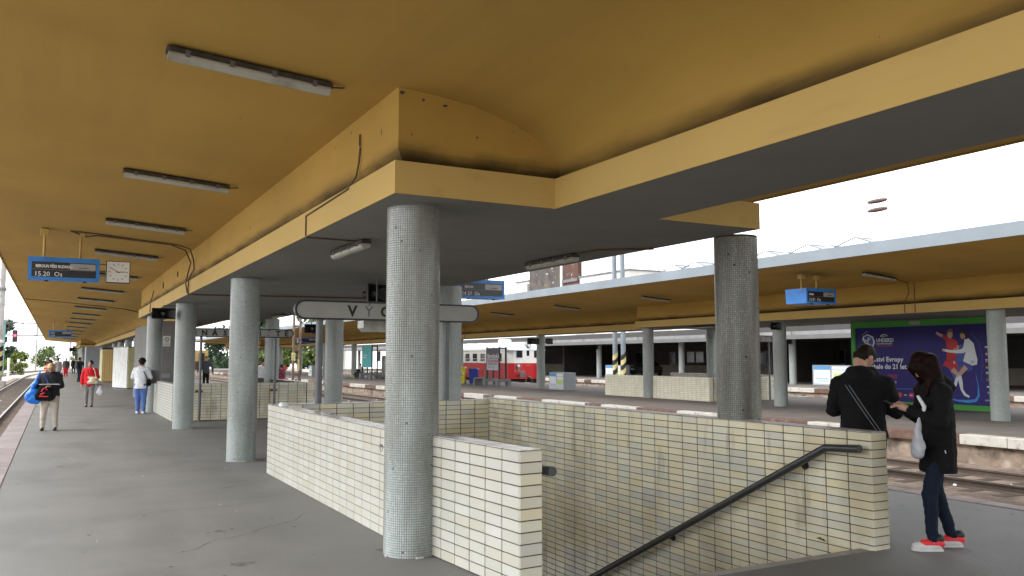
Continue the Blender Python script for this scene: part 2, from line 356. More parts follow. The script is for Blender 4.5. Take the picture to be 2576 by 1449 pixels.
def parapet(name, label, p0, p1, th, top, faces, limit=300, zc=-.5, group='tiled stair parapets', grout=None, capw=.245, capm='c', th_=TH):
    """faces: dict key -> (material key, z_low); A on line p0-p1, B the other side, S/E ends"""
    p0 = Vector((*p0, 0)); p1 = Vector((*p1, 0)); u = (p1-p0).normalized(); n = Vector((-u.y, u.x, 0)); L = (p1-p0).length; Z = Vector((0,0,1))
    t = thing(name, label, 'parapet', tuple((p0+p1)/2 + n*th/2), group)
    zc = min([zc]+[f[1] for f in faces.values()])
    e = .0055; a0 = p0 + u*e + n*e; a1 = p1 - u*e + n*e; c1 = a1 + n*(th-2*e); c0 = a0 + n*(th-2*e); q = MB()
    q.add([(*v.xy, zc) for v in (a0,a1,c1,c0)] + [(*v.xy, top-e) for v in (a0,a1,c1,c0)], [(0,3,2,1),(4,5,6,7),(0,1,5,4),(1,2,6,5),(2,3,7,6),(3,0,4,7)])
    q.build('core', grout or M_gout, t)
    T = []
    def face(o, ud, nd, ln, mk, zlo):
        x = nd.cross(Z)  # local x
        nx = max(1, round(ln/TW)); wx = ln/nx; nz = int((top-zlo)/th_ + .5)
        for j in range(nz):
            zz = top - th_*(j+.5) - .006
            for i in range(nx):
                T.append((o + ud*(wx*(i+.5)) + Z*zz, x, nd, wx/TW, th_/TH, mk))
    if 'A' in faces: face(p0+n*e, u, -n, L, *faces['A'])
    if 'B' in faces: face(p0+n*(th-e), u, n, L, *faces['B'])
    if 'S' in faces: face(p0+u*e, n, -u, th, *faces['S'])
    if 'E' in faces: face(p1-u*e, n, u, th, *faces['E'])
    # cap: two rows of flat tiles across the thickness
    nx = max(1, round(L/capw)); wx = L/nx
    for r in range(2):
        for i in range(nx):
            T.append((p0 + u*(wx*(i+.5)) + n*(th*(r+.5)/2) + Z*(top-e), u, Z, wx/TW, (th/2)/TH, capm))
    T.sort(key=lambda a: (a[0]-CAMP).length)
    base = root_of(t)
    for c, x, nd, sx, sz, mk in T[:limit]:
        o = bpy.data.objects.new('tile', TM[mk]); COL.objects.link(o); o.parent = t
        m = basis(c-base, x, nd)
        m = m @ Matrix.Rotation(random.gauss(0, .004), 4, 'X') @ Matrix.Rotation(random.gauss(0, .004), 4, 'Z') @ Matrix.Diagonal((sx, 1 + random.uniform(-.12, .12), sz, 1)); o.matrix_local = m
    rest = T[limit:]
    if rest:
        by = {}
        for c, x, nd, sx, sz, mk in rest:
            q = by.setdefault(mk, MB()); m = basis(c, x, nd) @ Matrix.Rotation(random.gauss(0, .004), 4, 'X') @ Matrix.Diagonal((sx, 1, sz, 1)); me = TM[mk]
            q.add([m @ v.co for v in me.vertices], [tuple(pp.vertices) for pp in me.polygons])
        for mk, q in by.items():
            o = q.build('tiles', TM[mk].materials[0], t, fixn=False); o['kind'] = 'stuff'
    return t
parapet('stair_parapet', 'long white tiled parapet behind the big foreground column, running back along the stairwell', (2.72, 12.40), (2.72, 6.62), .19, .98, {'A': ('o', 0), 'B': ('i', -3.2), 'S': ('o', 0)}, grout=M_gout2, th_=.0812)
parapet('stair_parapet', 'short white tiled parapet end just right of the big foreground column', (2.79, 6.9), (2.90, 5.24), .195, .985, {'A': ('o', 0), 'B': ('i', -2), 'E': ('i', 0)}, grout=M_gout, th_=.0812)
parapet('stair_parapet', 'yellowish tiled parapet closing the far end of the near stairwell', (2.92, 12.2), (6.19, 12.2), .19, .98, {'A': ('i', -1.6), 'B': ('i', 0)})
parapet('stair_parapet', 'big stained tiled parapet with the long black handrail, right of the stairwell', (6.4, 4.95), (6.4, 12.4), .205, 1.0, {'A': ('i', 0), 'B': ('i', -2.6), 'S': ('i', 0), 'E': ('i', 0)})
# second stair, further along the near platform
parapet('stair_parapet', 'cream tiled parapet crossing the near platform under the black lettered sign, seen between the columns', (2.9, 23.5), (6.2, 23.5), .19, .98, {'A': ('i', 0)}, capm='c')
parapet('stair_parapet', 'dirty white tiled parapet beside the woman in the white jacket', (2.7, 31.2), (2.7, 23.5), .19, .98, {'A': ('o', 0), 'E': ('o', 0)}, grout=M_gout2)
parapet('stair_parapet', 'tiled parapet on the far side of the second stairwell', (6.4, 23.5), (6.4, 31.2), .19, .98, {'A': ('i', 0), 'S': ('i', 0)}, limit=60)
# middle platform stair
parapet('stair_parapet', 'pale tiled parapet on the middle platform, left of the grey column', (22.2, 32.0), (22.2, 25.0), .2, .92, {'A': ('f', 0), 'E': ('f', 0)}, grout=M_gout2)
parapet('stair_parapet', 'darker beige tiled parapet on the middle platform, behind the right mosaic column', (22.42, 25.0), (26.2, 25.0), .2, .92, {'A': ('i', 0)})
parapet('stair_parapet', 'far long tiled parapet of the middle platform stair, its top showing over the nearer one', (26.2, 25.2), (26.2, 32.0), .2, .98, {'A': ('i', 0), 'B': ('o', 0)}, limit=60)
# handrails
def handrail(label, x, wall_dx, pts):
    t = thing('handrail', label, 'handrail', (x, pts[0][0], 0), 'stair handrails')
    q = MB(); q.tube([(x, y, z) for y, z in pts], .036, 14); q.build('rail', M_handr, t)
    for i, (y, z) in enumerate([((pts[1][0]*(1-f)+pts[2][0]*f), (pts[1][1]*(1-f)+pts[2][1]*f)) for f in (.04, .33, .62, .9)]):
        q = MB(); q.tube([(x, y+.06, z-.01), (x, y+.07, z-.06), (x+wall_dx, y+.07, z-.06)], .011, 8); q.tube([(x+wall_dx*.9, y+.07, z-.06), (x+wall_dx, y+.07, z-.06)], .04, 10)
        q.build('bracket', M_handr, t)
    return t
handrail('long black tubular handrail sloping down the stained right parapet', 6.09, .1, [(4.98, .86), (5.34, .84), (12.0, -2.64)])
handrail('stub of a dark handrail sticking out beside the short white parapet end', 3.19, -.09, [(5.27, .82), (5.6, .80), (12.0, -2.64)])

# ------------------------------------------------------------------ columns
def shaft(parent, r, z0, z1, m, n=40):
    q = MB(); q.tube([(0,0,z0),(0,0,z1)], r, n, cap=False); return q.build('shaft', m, parent, world=False)
def mosaic(parent, z0, z1, r=.2275):
    q = MB(); na = 72; da = 2*math.pi/na; hz = .0198; nz = int((z1-z0)/hz); g = .0011; dd = .0035
    vs = []; fs = []
    for j in range(nz):
        for i in range(na):
            if random.random() < .002: continue
            a0 = da*i + g/r*1.0; a1 = da*(i+1) - g/r; za = z0+hz*j+g; zb = z0+hz*(j+1)-g; d2 = dd*random.uniform(.6, 1.1); b2 = .0012
            for rr, e1, e2 in ((r, 0, 0), (r+d2, b2/r, b2)):
                for aa, zz in ((a0+e1, za+e2), (a1-e1, za+e2), (a1-e1, zb-e2), (a0+e1, zb-e2)):
                    vs.append((rr*math.cos(aa), rr*math.sin(aa), zz))
            o = len(vs)-8
            fs += [(o+4,o+5,o+6,o+7),(o,o+1,o+5,o+4),(o+1,o+2,o+6,o+5),(o+2,o+3,o+7,o+6),(o+3,o,o+4,o+7)]
    q.add(vs, fs); o = q.build('mosaic_tiles', M_mos, parent, world=False, fixn=False); o['kind'] = 'stuff'; return o
G1 = 'mosaic columns of the near platform'
cA = thing('column', 'big grey mosaic column in the centre foreground, embedded in the white parapet', 'column', (2.70, 6.78, 0), G1)
shaft(cA, .2275, -.02, 2.952, M_mosg); mosaic(cA, 0, 2.95)
bb = MB()
for k in range(9):
    a = random.uniform(2.4, 6.0); bb.bbox(.235*math.cos(a)-.012, .235*math.cos(a)+.012, .235*math.sin(a)-.01, .235*math.sin(a)+.01, 0, .012, .003)
o = bb.build('rubble', M_tile_o, cA, world=False); o['kind'] = 'stuff'
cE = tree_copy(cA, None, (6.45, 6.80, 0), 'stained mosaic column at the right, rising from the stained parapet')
M_mos2 = mat('mosaic_tile_stained_shaded', (.3, .33, .32), .3, .14, 1.6, rnd=[(.27, .29, .265), (.31, .33, .30), (.25, .27, .25), (.34, .355, .325), (.28, .30, .275), (.42, .43, .40)],
            dirt=[((.075, .065, .04), .42, .66, (3.2, 3.2, .4), .8)], spec=.5)  # brown stain, plus backlit shade put into the darker tile colours
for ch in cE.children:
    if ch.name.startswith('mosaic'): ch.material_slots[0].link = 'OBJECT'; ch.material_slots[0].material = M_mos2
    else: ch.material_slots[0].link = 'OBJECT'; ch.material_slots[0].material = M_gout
tree_copy(cA, None, (2.69, 14.13, 0), 'mosaic column second from the foreground one, standing free on the platform left of the parapet')
cF = thing('column', 'mosaic column with the black loudspeaker beside its top', 'column', (2.69, 21.25, 0), G1)
shaft(cF, .231, -.02, 2.952, M_mosf)
def fcol(x, y, lab, grp=G1): return tree_copy(cF, None, (x, y, 0), lab).__setitem__('group', grp)
fcol(2.69, 28.35, 'mosaic column that the woman in the white jacket leans at')
fcol(6.3, 14.05, 'mosaic column half hidden right behind the foreground column')
fcol(6.3, 21.25, 'mosaic column standing behind the dark pipe of the white exit sign')
fcol(6.3, 28.35, 'mosaic column behind the second row one, left of the patterned coat')
for i, y in enumerate((35.7, 42.9, 56.7, 64, 71.5, 79)):
    fcol(4.4, y, ['grey column next behind the leaned at column, on the platform axis', 'grey column on the axis of the near platform, hidden by the stair walls', 'grey column on the platform axis in front of the white shed', 'grey column right of the yellow boarded shed', 'grey column behind the yellow boarded shed', 'grey column on the axis behind the sheds'][i])
for y in (109, 116.3, 123.5): fcol(2.75, y, {109: 'far grey column under the second widening of the near roof', 116.3: 'distant column behind the first one under the far roof block', 123.5: 'last visible column of the near platform'}[y])
G2 = 'grey columns of the middle platform'
for x, y, l in ((22.15, 13.6, 'pale column at the right edge of the picture, beside the billboard'), (22.15, 21.3, 'pale column carrying a loudspeaker, left of the billboard'), (22.15, 28.7, 'pale column standing in the pale tiled parapet of the middle platform'),
                (25.9, 28.95, 'column behind the middle stair, left of the right mosaic column'), (26.1, 13.6, 'column at the right end behind the billboard'),
                (23.6, 40.2, 'grey column between railcar front and grey timetable box'), (23.6, 50.8, 'grey column left of the railcar behind the yellow bin'), (23.6, 61.0, 'middle platform column hidden behind the foreground column'), (23.0, 71.5, 'grey column beside the turquoise advertisement stand'), (23.0, 80.5, 'grey column next to the small white box and stair rail'),
                (23.0, 90, 'middle platform column seen beyond the lattice mast'), (23.0, 99, 'further middle platform column beyond the mast'), (23.0, 121, 'distant middle platform column between the sign posts')):
    fcol(x, y, l, G2)
G3 = 'columns of the station building'
for x, y, l in ((42, 61.4, 'slim pale column of the station hall left of the striped poles'), (42, 50.3, 'slim pale column of the station hall in the middle of the dark opening'), (42, 39.3, 'slim pale column of the station hall left of the billboard'), (42, 81, 'station hall column behind the railcar'), (42, 99, 'station hall column right of the turquoise stand'), (42, 128, 'farthest station hall column at the left')):
    fcol(x, y, l, G3)

# ------------------------------------------------------------------ canopies
def canopy(label, bl, br, nl, nr, el, er, secs, y0, y1, zs=2.95, zf=3.22, ze=4.13, trim=M_yel, trimh=.16):
    t = thing('platform_canopy', label, 'canopy', ((nl+nr)/2, max(y0, 8), zs))
    # soffit slab with fascia
    for i, (ya, yb, kind) in enumerate(secs):
        x0, x1 = (bl, br) if kind else (nl, nr)
        q = MB(); q.add([(x0,ya,zs),(x1,ya,zs),(x1,yb,zs),(x0,yb,zs)], [(0,1,2,3)])
        q.build('soffit', M_soff, t)
        q = MB(); th = .06
        q.box(x0-.004, x0+th, ya-(.004 if kind else -.0), yb+(.004 if kind else 0), zs+.002, zf); q.box(x1-th, x1+.004, ya-(.004 if kind else 0), yb+(.004 if kind else 0), zs+.002, zf)
        if kind:
            q.box(x0+th, x1-th, ya-.004, ya+th, zs+.002, zf); q.box(x0+th, x1-th, yb-th, yb+.004, zs+.002, zf)
        q.build('fascia', M_yel2, t)
        q = MB(); q.add([(x0+.05,ya+.05,zf-.01),(x1-.05,ya+.05,zf-.01),(x1-.05,yb-.05,zf-.01),(x0+.05,yb-.05,zf-.01)], [(0,1,2,3)]); q.build('ledge', M_soot, t)
        if kind:   # block above the slab, its foot rounded in
            xi0, xi1, yi0, yi1 = x0+.055, x1-.055, ya+.085, yb-.085
            prof = [(.10, zf-.01), (.075, zf+.03), (.03, zf+.075), (0, zf+.12), (0, zf+.74)]
            q = MB(); rings = []
            for off, z in prof: rings.append([(xi0+off,yi0+off,z),(xi1-off,yi0+off,z),(xi1-off,yi1-off,z),(xi0+off,yi1-off,z)])
            vs = [v for r_ in rings for v in r_]
            for j in range(len(prof)-1):
                q.add(vs, [(j*4+k, j*4+(k+1)%4, (j+1)*4+(k+1)%4, (j+1)*4+k) for k in range(4)], 0)
            q.build('roof_block', [M_yel, M_soot], t)
    # wings: smooth vault from the narrow slab outwards
    for sg, xn, xe in ((-1, nl, el), (1, nr, er)):
        prof = [(xn - sg*.10, zf-.012), (xn - sg*.13, zf+.03), (xn - sg*.12, zf+.07), (xn-sg*.09, zf+.13), (xn - sg*0, zf+.26), (xn + sg*.16, zf+.37), (xn + sg*.35, zf+.46), (xn+sg*.75, zf+.57), (xn + sg*1.1, zf+.61), (xn + sg*1.45, zf+.635)]
        za = prof[-1][1]; xa = prof[-1][0]
        for k in range(1, 7): prof.append((xa + (xe-xa)*k/6, za + (ze-za)*k/6))
        q = MB(); q.strip(prof, y0, y1, 24, 0); q.build('wing_ceiling', [M_yel, M_soot], t)
        q = MB(); xx = sorted((xe, xe + sg*.035)); q.box(xx[0], xx[1], y0, y1, ze-.02, ze+trimh); q.build('edge_flashing', trim, t)
    q = MB(); h = .2
    pts = [(el+.02, ze+.13), (xn_mid(nl, nr), zf+.9), (er-.02, ze+.13)]
    q.strip(pts, y0, y1, 1, smooth=False); q.build('roof', M_zinc, t)
    for ye in (y0, y1):
        q = MB(); q.add([(el, ye, ze), (er, ye, ze), (er, ye, ze+.13), ((nl+nr)/2, ye, zf+.9), (el, ye, ze+.13), ], [(0,1,2,3,4)]); q.add([(el,ye,ze),(el+3,ye,ze-.25),(er-3,ye,ze-.25),(er,ye,ze)], [(0,1,2,3)]); q.build('end_fascia', M_yel2, t)
    return t
def xn_mid(a, b): return (a+b)/2
canopy('yellow roof with grey soffit covering the near platform overhead', 2.33, 6.27, 3.83, 4.97, -1.27, 9.62,
       [(-14, 6.26, 0), (6.26, 29.9, 1), (29.9, 106, 0), (106, 130, 1)], -14, 131)
canopy('yellow roof with grey metal edge over the middle platform', 21.7, 26.3, 23.1, 24.3, 16.95, 26.7,  # right wing, out of view, shortened so sky light reaches the railcar
       [(-14, 11, 0), (11, 29.0, 1), (29.0, 104, 0), (104, 128, 1)], -14, 129, trim=M_zinc, trimh=.27)

# ------------------------------------------------------------------ ceiling lamps
def wing_z(d): # d = distance from wing edge (P1 geometry)
    return 4.13 - (4.13-3.855)*min(1, d/3.65)
def make_lamp(label, L=1.27, group='tube lamps along the near ceiling'):
    t = thing('ceiling_lamp', label, 'lamp', (0,0,0), group)
    q = MB(); q.bbox(-L/2, L/2, -.06, .06, -.045, 0, .012); o = q.build('housing', M_lampg, t, False)
    q = MB(); pr = [(-.055,-.048),(-.052,-.075),(-.035,-.098),(0,-.106),(.035,-.098),(.052,-.075),(.055,-.048)]
    q.prism(pr, 0, -L/2+.015, L/2-.015, smooth=True); q.build('diffuser', M_lampd, t, False)
    for k in range(4):
        for sy in (-1, 1):
            q = MB(); x = -L/2+.15+k*(L-.3)/3; q.box(x-.018, x+.018, sy*.06-.004, sy*.06+.004, -.07, -.02); q.build('clip', M_metal, t, False)
    q = MB(); q.tube([(L/2,0,-.03),(L/2+.04,0,-.02),(L/2+.08,.01,-.012),(L/2+.11,.0,-.004)], .008, 6); q.build('cable', M_cable, t, False)
    return t
lamp0 = make_lamp('largest tube lamp at the upper left of the near ceiling')
lys = [6.62, 11.25, 15.42, 19.9, 25.1, 30.7, 35.9, 41.8, 48, 54, 60, 68, 77, 86, 96, 107]
ords = ['largest', 'second nearest', 'third nearest', 'fourth nearest', 'fifth nearest', 'sixth nearest', 'seventh nearest', 'eighth nearest', 'ninth nearest', 'tenth nearest', 'eleventh nearest', 'twelfth nearest', 'fourth farthest', 'third farthest', 'second farthest', 'farthest']
tilt = math.atan((4.13-3.855)/3.65)
for i, y in enumerate(lys):
    o = lamp0 if i == 0 else tree_copy(lamp0, None, None, ords[i] + ' tube lamp in the row along the near yellow ceiling')
    o.location = (1.27, y, wing_z(1.27+1.27) - .012); o.rotation_euler = (0, tilt, 0)
for i, y in enumerate((15.2, 24.9, 31.1, 37.2, 43.6, 50, 57, 65, 73, 82, 92, 103)):
    o = tree_copy(lamp0, None, (19.6, y, wing_z(2.65)-.012), 'tube lamp under the middle platform roof, ' + ['beside the right blue board', 'above the striped poles', 'left of the one above the striped poles', 'above the railcar front', 'left of the railcar, near the exit sign end', 'just behind the grey exit sign', 'right of the dark sign pipe', 'left of the dark sign pipe', 'seen above the lettered sign end', 'seen between two columns at left', 'small, at the left between columns', 'farthest of that row'][i])
    o['group'] = 'tube lamps under the middle roof'; o.rotation_euler = (0, tilt, 0)
sl0 = make_lamp('grey lamp on the dark soffit left of the foreground column', 1.2, 'lamps on the grey soffit')
sl0.location = (2.95, 9.4, 2.945); sl0.rotation_euler = (0,0,R(90))
tree_copy(sl0, None, (5.65, 9.35, 2.945), 'grey lamp on the dark soffit right of the foreground column')
tree_copy(sl0, None, (5.75, 25.2, 2.945), 'small lamp on the far part of the grey soffit above the lettered sign')
tree_copy(sl0, None, (2.95, 24.5, 2.945), 'lamp on the grey soffit hidden behind the second column')
tree_copy(sl0, None, (22.4, 25.5, 2.945), 'dark lamp under the soffit of the middle platform right of the parapet column')
tl = tree_copy(lamp0, None, (7.0, 6.4, 3.82), 'lamp half seen over the grey beam end near the right column'); tl.rotation_euler = (0, -tilt, 0)

# ------------------------------------------------------------------ cables on the ceiling
def cable(label, runs, r=.012, m=None):
    t = thing('cable', label, 'cable', runs[0][0], 'cables on the yellow ceiling')
    for p_ in runs:
        q = MB(); q.tube(p_, r, 6); q.build('strand', m or M_cable, t)
    return t
cable('brown bundle of cables running from the left display board to the roof block', [
    [(.15,17.55,4.0),(.45,17.5,3.99),(1.2,17.5,3.92),(2.0,17.5,3.86),(2.25,17.52,3.80),(2.33,17.6,3.6),(2.36,17.7,3.42),(2.33,17.8,3.34),(2.29,17.9,3.22),(2.29,17.95,3.05),(2.31,18.05,2.95),(2.5,18.1,2.935),(4.5,17.6,2.935),(6.0,17.4,2.935)],
    [(.15,17.6,4.02),(.4,17.68,3.93),(.6,17.6,3.96),(1.9,17.6,3.87),(2.18,17.65,3.78),(2.30,17.75,3.55),(2.27,17.9,3.35),(2.25,18.0,3.15),(2.29,18.05,2.96)]], .014)
cable('cable dropping from a box onto the yellow edge left of the foreground column', [
    [(2.375,7.3,3.56),(2.365,7.3,3.42),(2.36,7.36,3.3),(2.32,7.45,3.215)], [(2.318,7.45,3.20),(2.318,8.95,3.17),(2.318,8.95,2.955)], [(2.37,7.3,3.68),(2.37,7.3,3.57)], [(2.33,8.97,2.94),(3.0,9.0,2.94)]], .009)
cable('thin cable curving across the far part of the near ceiling', [[(-1.2,40,4.11),(.5,40,3.99),(1.6,40.2,3.9),(2.6,40.8,3.83),(3.3,41.5,3.72),(3.65,42,3.55),(3.78,42.2,3.3),(3.81,42.2,3.0)]], .02)
cable('dark cable hanging down the roof block between the left board and the loudspeaker', [[(2.37,23.3,3.6),(2.37,23.3,3.45)], [(2.37,20.4,3.62),(2.37,20.4,3.5)], [(2.36,25.6,3.55),(2.33,25.9,3.3),(2.31,26,2.96)]], .014)
cable('cable across the soffit ending near the right soffit lamp', [[(5.65,8.7,2.93),(5.7,8.3,2.935),(6.2,7.9,2.935)]], .014)
cable('brown cable dropping from the right blue board to the middle roof edge', [[(19.3,15.3,4.0),(20.3,15.4,3.9),(21.3,15.6,3.8),(21.5,15.7,3.55),(21.42,15.8,3.25),(21.42,15.8,2.95)],[(21.46,15.5,3.8),(21.46,15.5,2.95)]], .014)
cable('thin cable on the middle ceiling right of the exit sign end', [[(17.5,47,4.05),(20,47.2,3.9),(22,47.8,3.8),(22.9,48.5,3.6),(23.05,49,3.2),(23.07,49,2.96)]], .015)
# small holes and spalls on block and fascia
sp = MB()
def spall(c, ax, w, h):
    n = 11; vs = []
    for k in range(n):
        a = 2*math.pi*k/n; rr = random.uniform(.45, 1); vs.append((c[0], c[1]+w*rr*math.cos(a), c[2]+h*rr*math.sin(a)) if ax == 0 else (c[0]+w*rr*math.cos(a), c[1], c[2]+h*rr*math.sin(a)))
    sp.add(vs, [tuple(range(n))])
for (y, z, w, h) in ((6.75, 3.57, .012, .04), (12.3, 3.5, .03, .05), (10.7, 3.62, .008, .015), (8.1, 3.74, .012, .015), (7.6, 3.77, .02, .012), (16.5, 3.55, .03, .05)): spall((2.3825, y, z), 0, w, h)
for (x, z, w, h) in ((2.415, 3.81, .03, .022), (2.60, 3.775, .018, .02), (2.8, 3.755, .03, .014), (2.5, 3.47, .008, .01), (3.1, 3.52, .011, .014), (3.45, 3.62, .008, .006), (3.6, 3.56, .007, .006)): spall((x, 6.3425, z), 1, w, h)
hole = sp.build('plaster_hole', M_crack); tag(hole, 'dark spalled spots in the yellow roof block above the foreground column', 'plaster damage')

# ------------------------------------------------------------------ display boards and clock
def board(label, loc, s1, s2, w=1.14, h=.40, dep=.42, rodtop=3.98, big=None):
    t = thing('departure_board', label, 'departure board', loc, 'blue departure boards')
    x0, y0, z0 = loc; x1 = x0+w; z1 = z0+h
    def pr(y, i): return [(x0+i,z0+i),(x1-i,z0+i),(x1-i,z1-i),(x0+i,z1-i)]
    q = MB(); q.prism([(y0+.03,z0),(y0+dep-.03,z0),(y0+dep,z1),(y0,z1)], 0, x0, x1); q.build('casing', M_blue, t)
    q = MB()
    for a in ((x0-.01,x1+.01,z1-.085,z1+.005),(x0-.01,x1+.01,z0-.01,z0+.05),(x0-.01,x0+.05,z0+.051,z1-.086),(x1-.05,x1+.01,z0+.051,z1-.086)): q.box(a[0],a[1],y0-.02,y0+.012,a[2],a[3])
    q.build('front_frame', M_blue, t)
    q = MB(); q.box(x0+.05, x1-.05, y0-.008, y0+.004, z0+.05, z1-.085); q.build('display_panel', M_blued, t)
    mid = (z0+z1)/2-.02
    q = MB(); q.box(x0+.66*w/1.14, x1-.06, y0-.012, y0-.008, mid+.01, z1-.10); q.build('pale_panel', M_signw, t)
    q = MB(); q.box(x0+.06, x1-.06, y0-.014, y0-.008, mid-.004, mid+.004); q.build('divider', M_metal, t)
    text('lettering', s1, .075, (x0+.11, y0-.0125, mid+.035), (1,0,0), M_letw, t, bold=.002, sx=.72)
    text('lettering', s2, .115, (x0+.09, y0-.0125, z0+.065), (1,0,0), M_letw, t)
    text('lettering', 'zpoždění', .045, (x1-.34, y0-.0135, mid+.035), (1,0,0), M_letk, t)
    for fx in (.2, .72):
        q = MB(); q.tube([(x0+w*fx, y0+dep/2, z1), (x0+w*fx, y0+dep/2, rodtop)], .022, 8); q.build('hanger', M_yel2, t)
        q = MB(); q.bbox(x0+w*fx-.07, x0+w*fx+.07, y0+dep/2-.07, y0+dep/2+.07, rodtop-.13, rodtop-.01, .01); q.build('junction_box', M_yel2, t)
    for fx in (.25, .8):
        q = MB(); q.bbox(x0+w*fx-.03, x0+w*fx+.03, y0+.05, y0+.1, z0-.03, z0+.001, .004); q.build('latch', M_blackp, t)
    return t
board('blue departure board hanging at the left next to the square clock', (-.5, 17.5, 3.08), 'BEROUN PŘES RUDNOU', '15.20  Os', rodtop=4.05, w=1.15, h=.41)
board('dark blue departure board showing 14.57 right of the foreground column', (8.12, 17.6, 3.05), '    BEROUN', '14 57  Os', rodtop=3.98, w=1.2, h=.43)
board('light blue departure board seen from its side under the middle roof', (18.0, 16.3, 3.16), 'PRAHA', '15.01  Os', w=1.15, h=.41, rodtop=3.99, dep=.75)
board('tiny blue departure board far down the near platform', (-.45, 60, 3.0), 'BEROUN', '15.20', rodtop=4.0, w=1.3, h=.42)
board('small blue departure board seen under the middle roof near the lattice mast', (18.2, 72, 3.0), 'PRAHA', '15.10', rodtop=3.95, w=1.6, h=.45)
t = thing('station_clock', 'square white clock with black frame beside the left blue board', 'clock', (.98, 17.62, 3.08))
q = MB(); x0, x1, z0, z1 = .77, 1.19, 3.07, 3.49; q.bbox(x0, x1, 17.58, 17.72, z0, z1, .006); q.build('case', M_blackp, t)
q = MB(); q.box(x0+.015, x1-.015, 17.574, 17.579, z0+.015, z1-.015); q.build('dial', M_white, t)
cx_, cz_ = (x0+x1)/2, (z0+z1)/2
q = MB()
for k in range(12):
    a = k*math.pi/6; d = Vector((math.sin(a), 0, math.cos(a))); nn = Vector((d.z, 0, -d.x)); c_ = Vector((cx_, 17.572, cz_)); r0, r1, w = .13, .17, .005
    q.add([c_+d*r0-nn*w, c_+d*r0+nn*w, c_+d*r1+nn*w, c_+d*r1-nn*w], [(0,1,2,3)])
q.build('hour_marks', M_letk, t)
for a, ln, w in ((R(87), .12, .011), (R(300), .165, .008)):
    q = MB(); d = Vector((math.sin(a), 0, math.cos(a))); nn = Vector((d.z, 0, -d.x)); c_ = Vector((cx_, 17.569, cz_))
    q.add([c_-d*.03-nn*w*.7, c_-d*.03+nn*w*.7, c_+d*ln+nn*w*.5, c_+d*ln-nn*w*.5], [(0,1,2,3)]); q.build('hand', M_letk, t)
for z in (3.20, 3.42, 3.29):
    q = MB(); q.tube([(.64, 17.66, z), (.78, 17.66, z)], .009, 6); q.build('bracket', M_metal, t)

# ------------------------------------------------------------------ lettered signs on posts
def stadium(x0, x1, z0, z1, n=10):
    r = (z1-z0)/2; cz = (z0+z1)/2; pts = []
    for k in range(n+1): a = -math.pi/2 + math.pi*k/n; pts.append((x1-r+r*math.cos(a), cz+r*math.sin(a)))
    for k in range(n+1): a = math.pi/2 + math.pi*k/n; pts.append((x0+r+r*math.cos(a), cz+r*math.sin(a)))
    return pts
def post_sign(label, x0, x1, y, z0, z1, letters, posts, size, postr, th=.14, faint=(), kind='station sign', postm=None):
    t = thing('station_sign', label, kind, ((x0+x1)/2, y, 0), 'lettered signs on posts')
    q = MB(); q.prism(stadium(x0, x1, z0, z1), 1, y-th/2+.012, y+th/2-.012); q.build('case', M_metal, t)
    ring = MB(); o_ = stadium(x0-.004, x1+.004, z0-.004, z1+.004); i_ = stadium(x0+.022, x1-.022, z0+.022, z1-.022); n = len(o_)
    vs = [(a, y-th/2, b_) for a, b_ in o_] + [(a, y-th/2, b_) for a, b_ in i_] + [(a, y-th/2+.03, b_) for a, b_ in o_] + [(a, y-th/2+.03, b_) for a, b_ in i_]
    ring.add(vs, [(k, (k+1)%n, n+(k+1)%n, n+k) for k in range(n)] + [(k, (k+1)%n, 2*n+(k+1)%n, 2*n+k) for k in range(n)] + [(n+k, n+(k+1)%n, 3*n+(k+1)%n, 3*n+k) for k in range(n)])
    ring.build('rim', M_blackp, t)
    q = MB(); q.prism(i_, 1, y-th/2+.008, y-th/2+.014); q.build('face', M_signw, t)
    for ch, cx in letters:
        text('letter', ch, size, (cx, y-th/2+.007, (z0+z1)/2 - size*.36), (1,0,0), M_metal if (ch, cx) in faint else M_letk, t, align='CENTER', bold=.008 if (ch, cx) not in faint else .002)
    for px_ in posts:
        q = MB(); q.tube([(px_, y, 0 if postm is None else postm), (px_, y, z0+.005)], postr, 16); q.build('post', M_metal, t)
    return t
L1 = [('V', 3.90), ('Ý', 4.16), ('C', 4.42), ('H', 4.68), ('O', 4.94), ('D', 5.2)]
t = post_sign('large white exit sign with rounded ends reading VÝCHOD, behind the foreground column', 3.04, 6.02, 12.3, 2.215, 2.495, L1, (3.42, 5.47), .222, .052, faint=[('Ý', 4.16)], postm=.96)
tx = 'NÁSTUPIŠTĚ'
L2 = [('II', 3.17), ('N', 3.41), ('Á', 3.67), ('S', 3.93), ('T', 4.17), ('U', 4.4), ('P', 4.62), ('I', 4.84), ('Š', 5.08), ('T', 5.32), ('Ě', 5.55)]
post_sign('lettered sign II NÁSTUPIŠTĚ with rounded end on two slim posts', 2.95, 5.74, 23.3, 2.21, 2.435, L2, (3.34, 5.27), .19, .034)
for px_ in (3.34, 5.27):
    q = MB(); q.tube([(px_-.09, 23.42, .78), (px_+.09, 23.42, .78)], .03, 8); q.build('clamp', M_cable, bpy.data.objects[[o.name for o in bpy.data.objects if o.get('label', '').startswith('lettered sign II')][0]])
L3 = [(c, 22.95+i*.285) for i, c in enumerate('NÁSTUPIŠTĚ')]
post_sign('lettered sign ending in ŠTĚ on the middle platform, behind the right column', 22.5, 25.75, 24.75, 2.3, 2.56, L3, (25.14, 23.2), .17, .035)
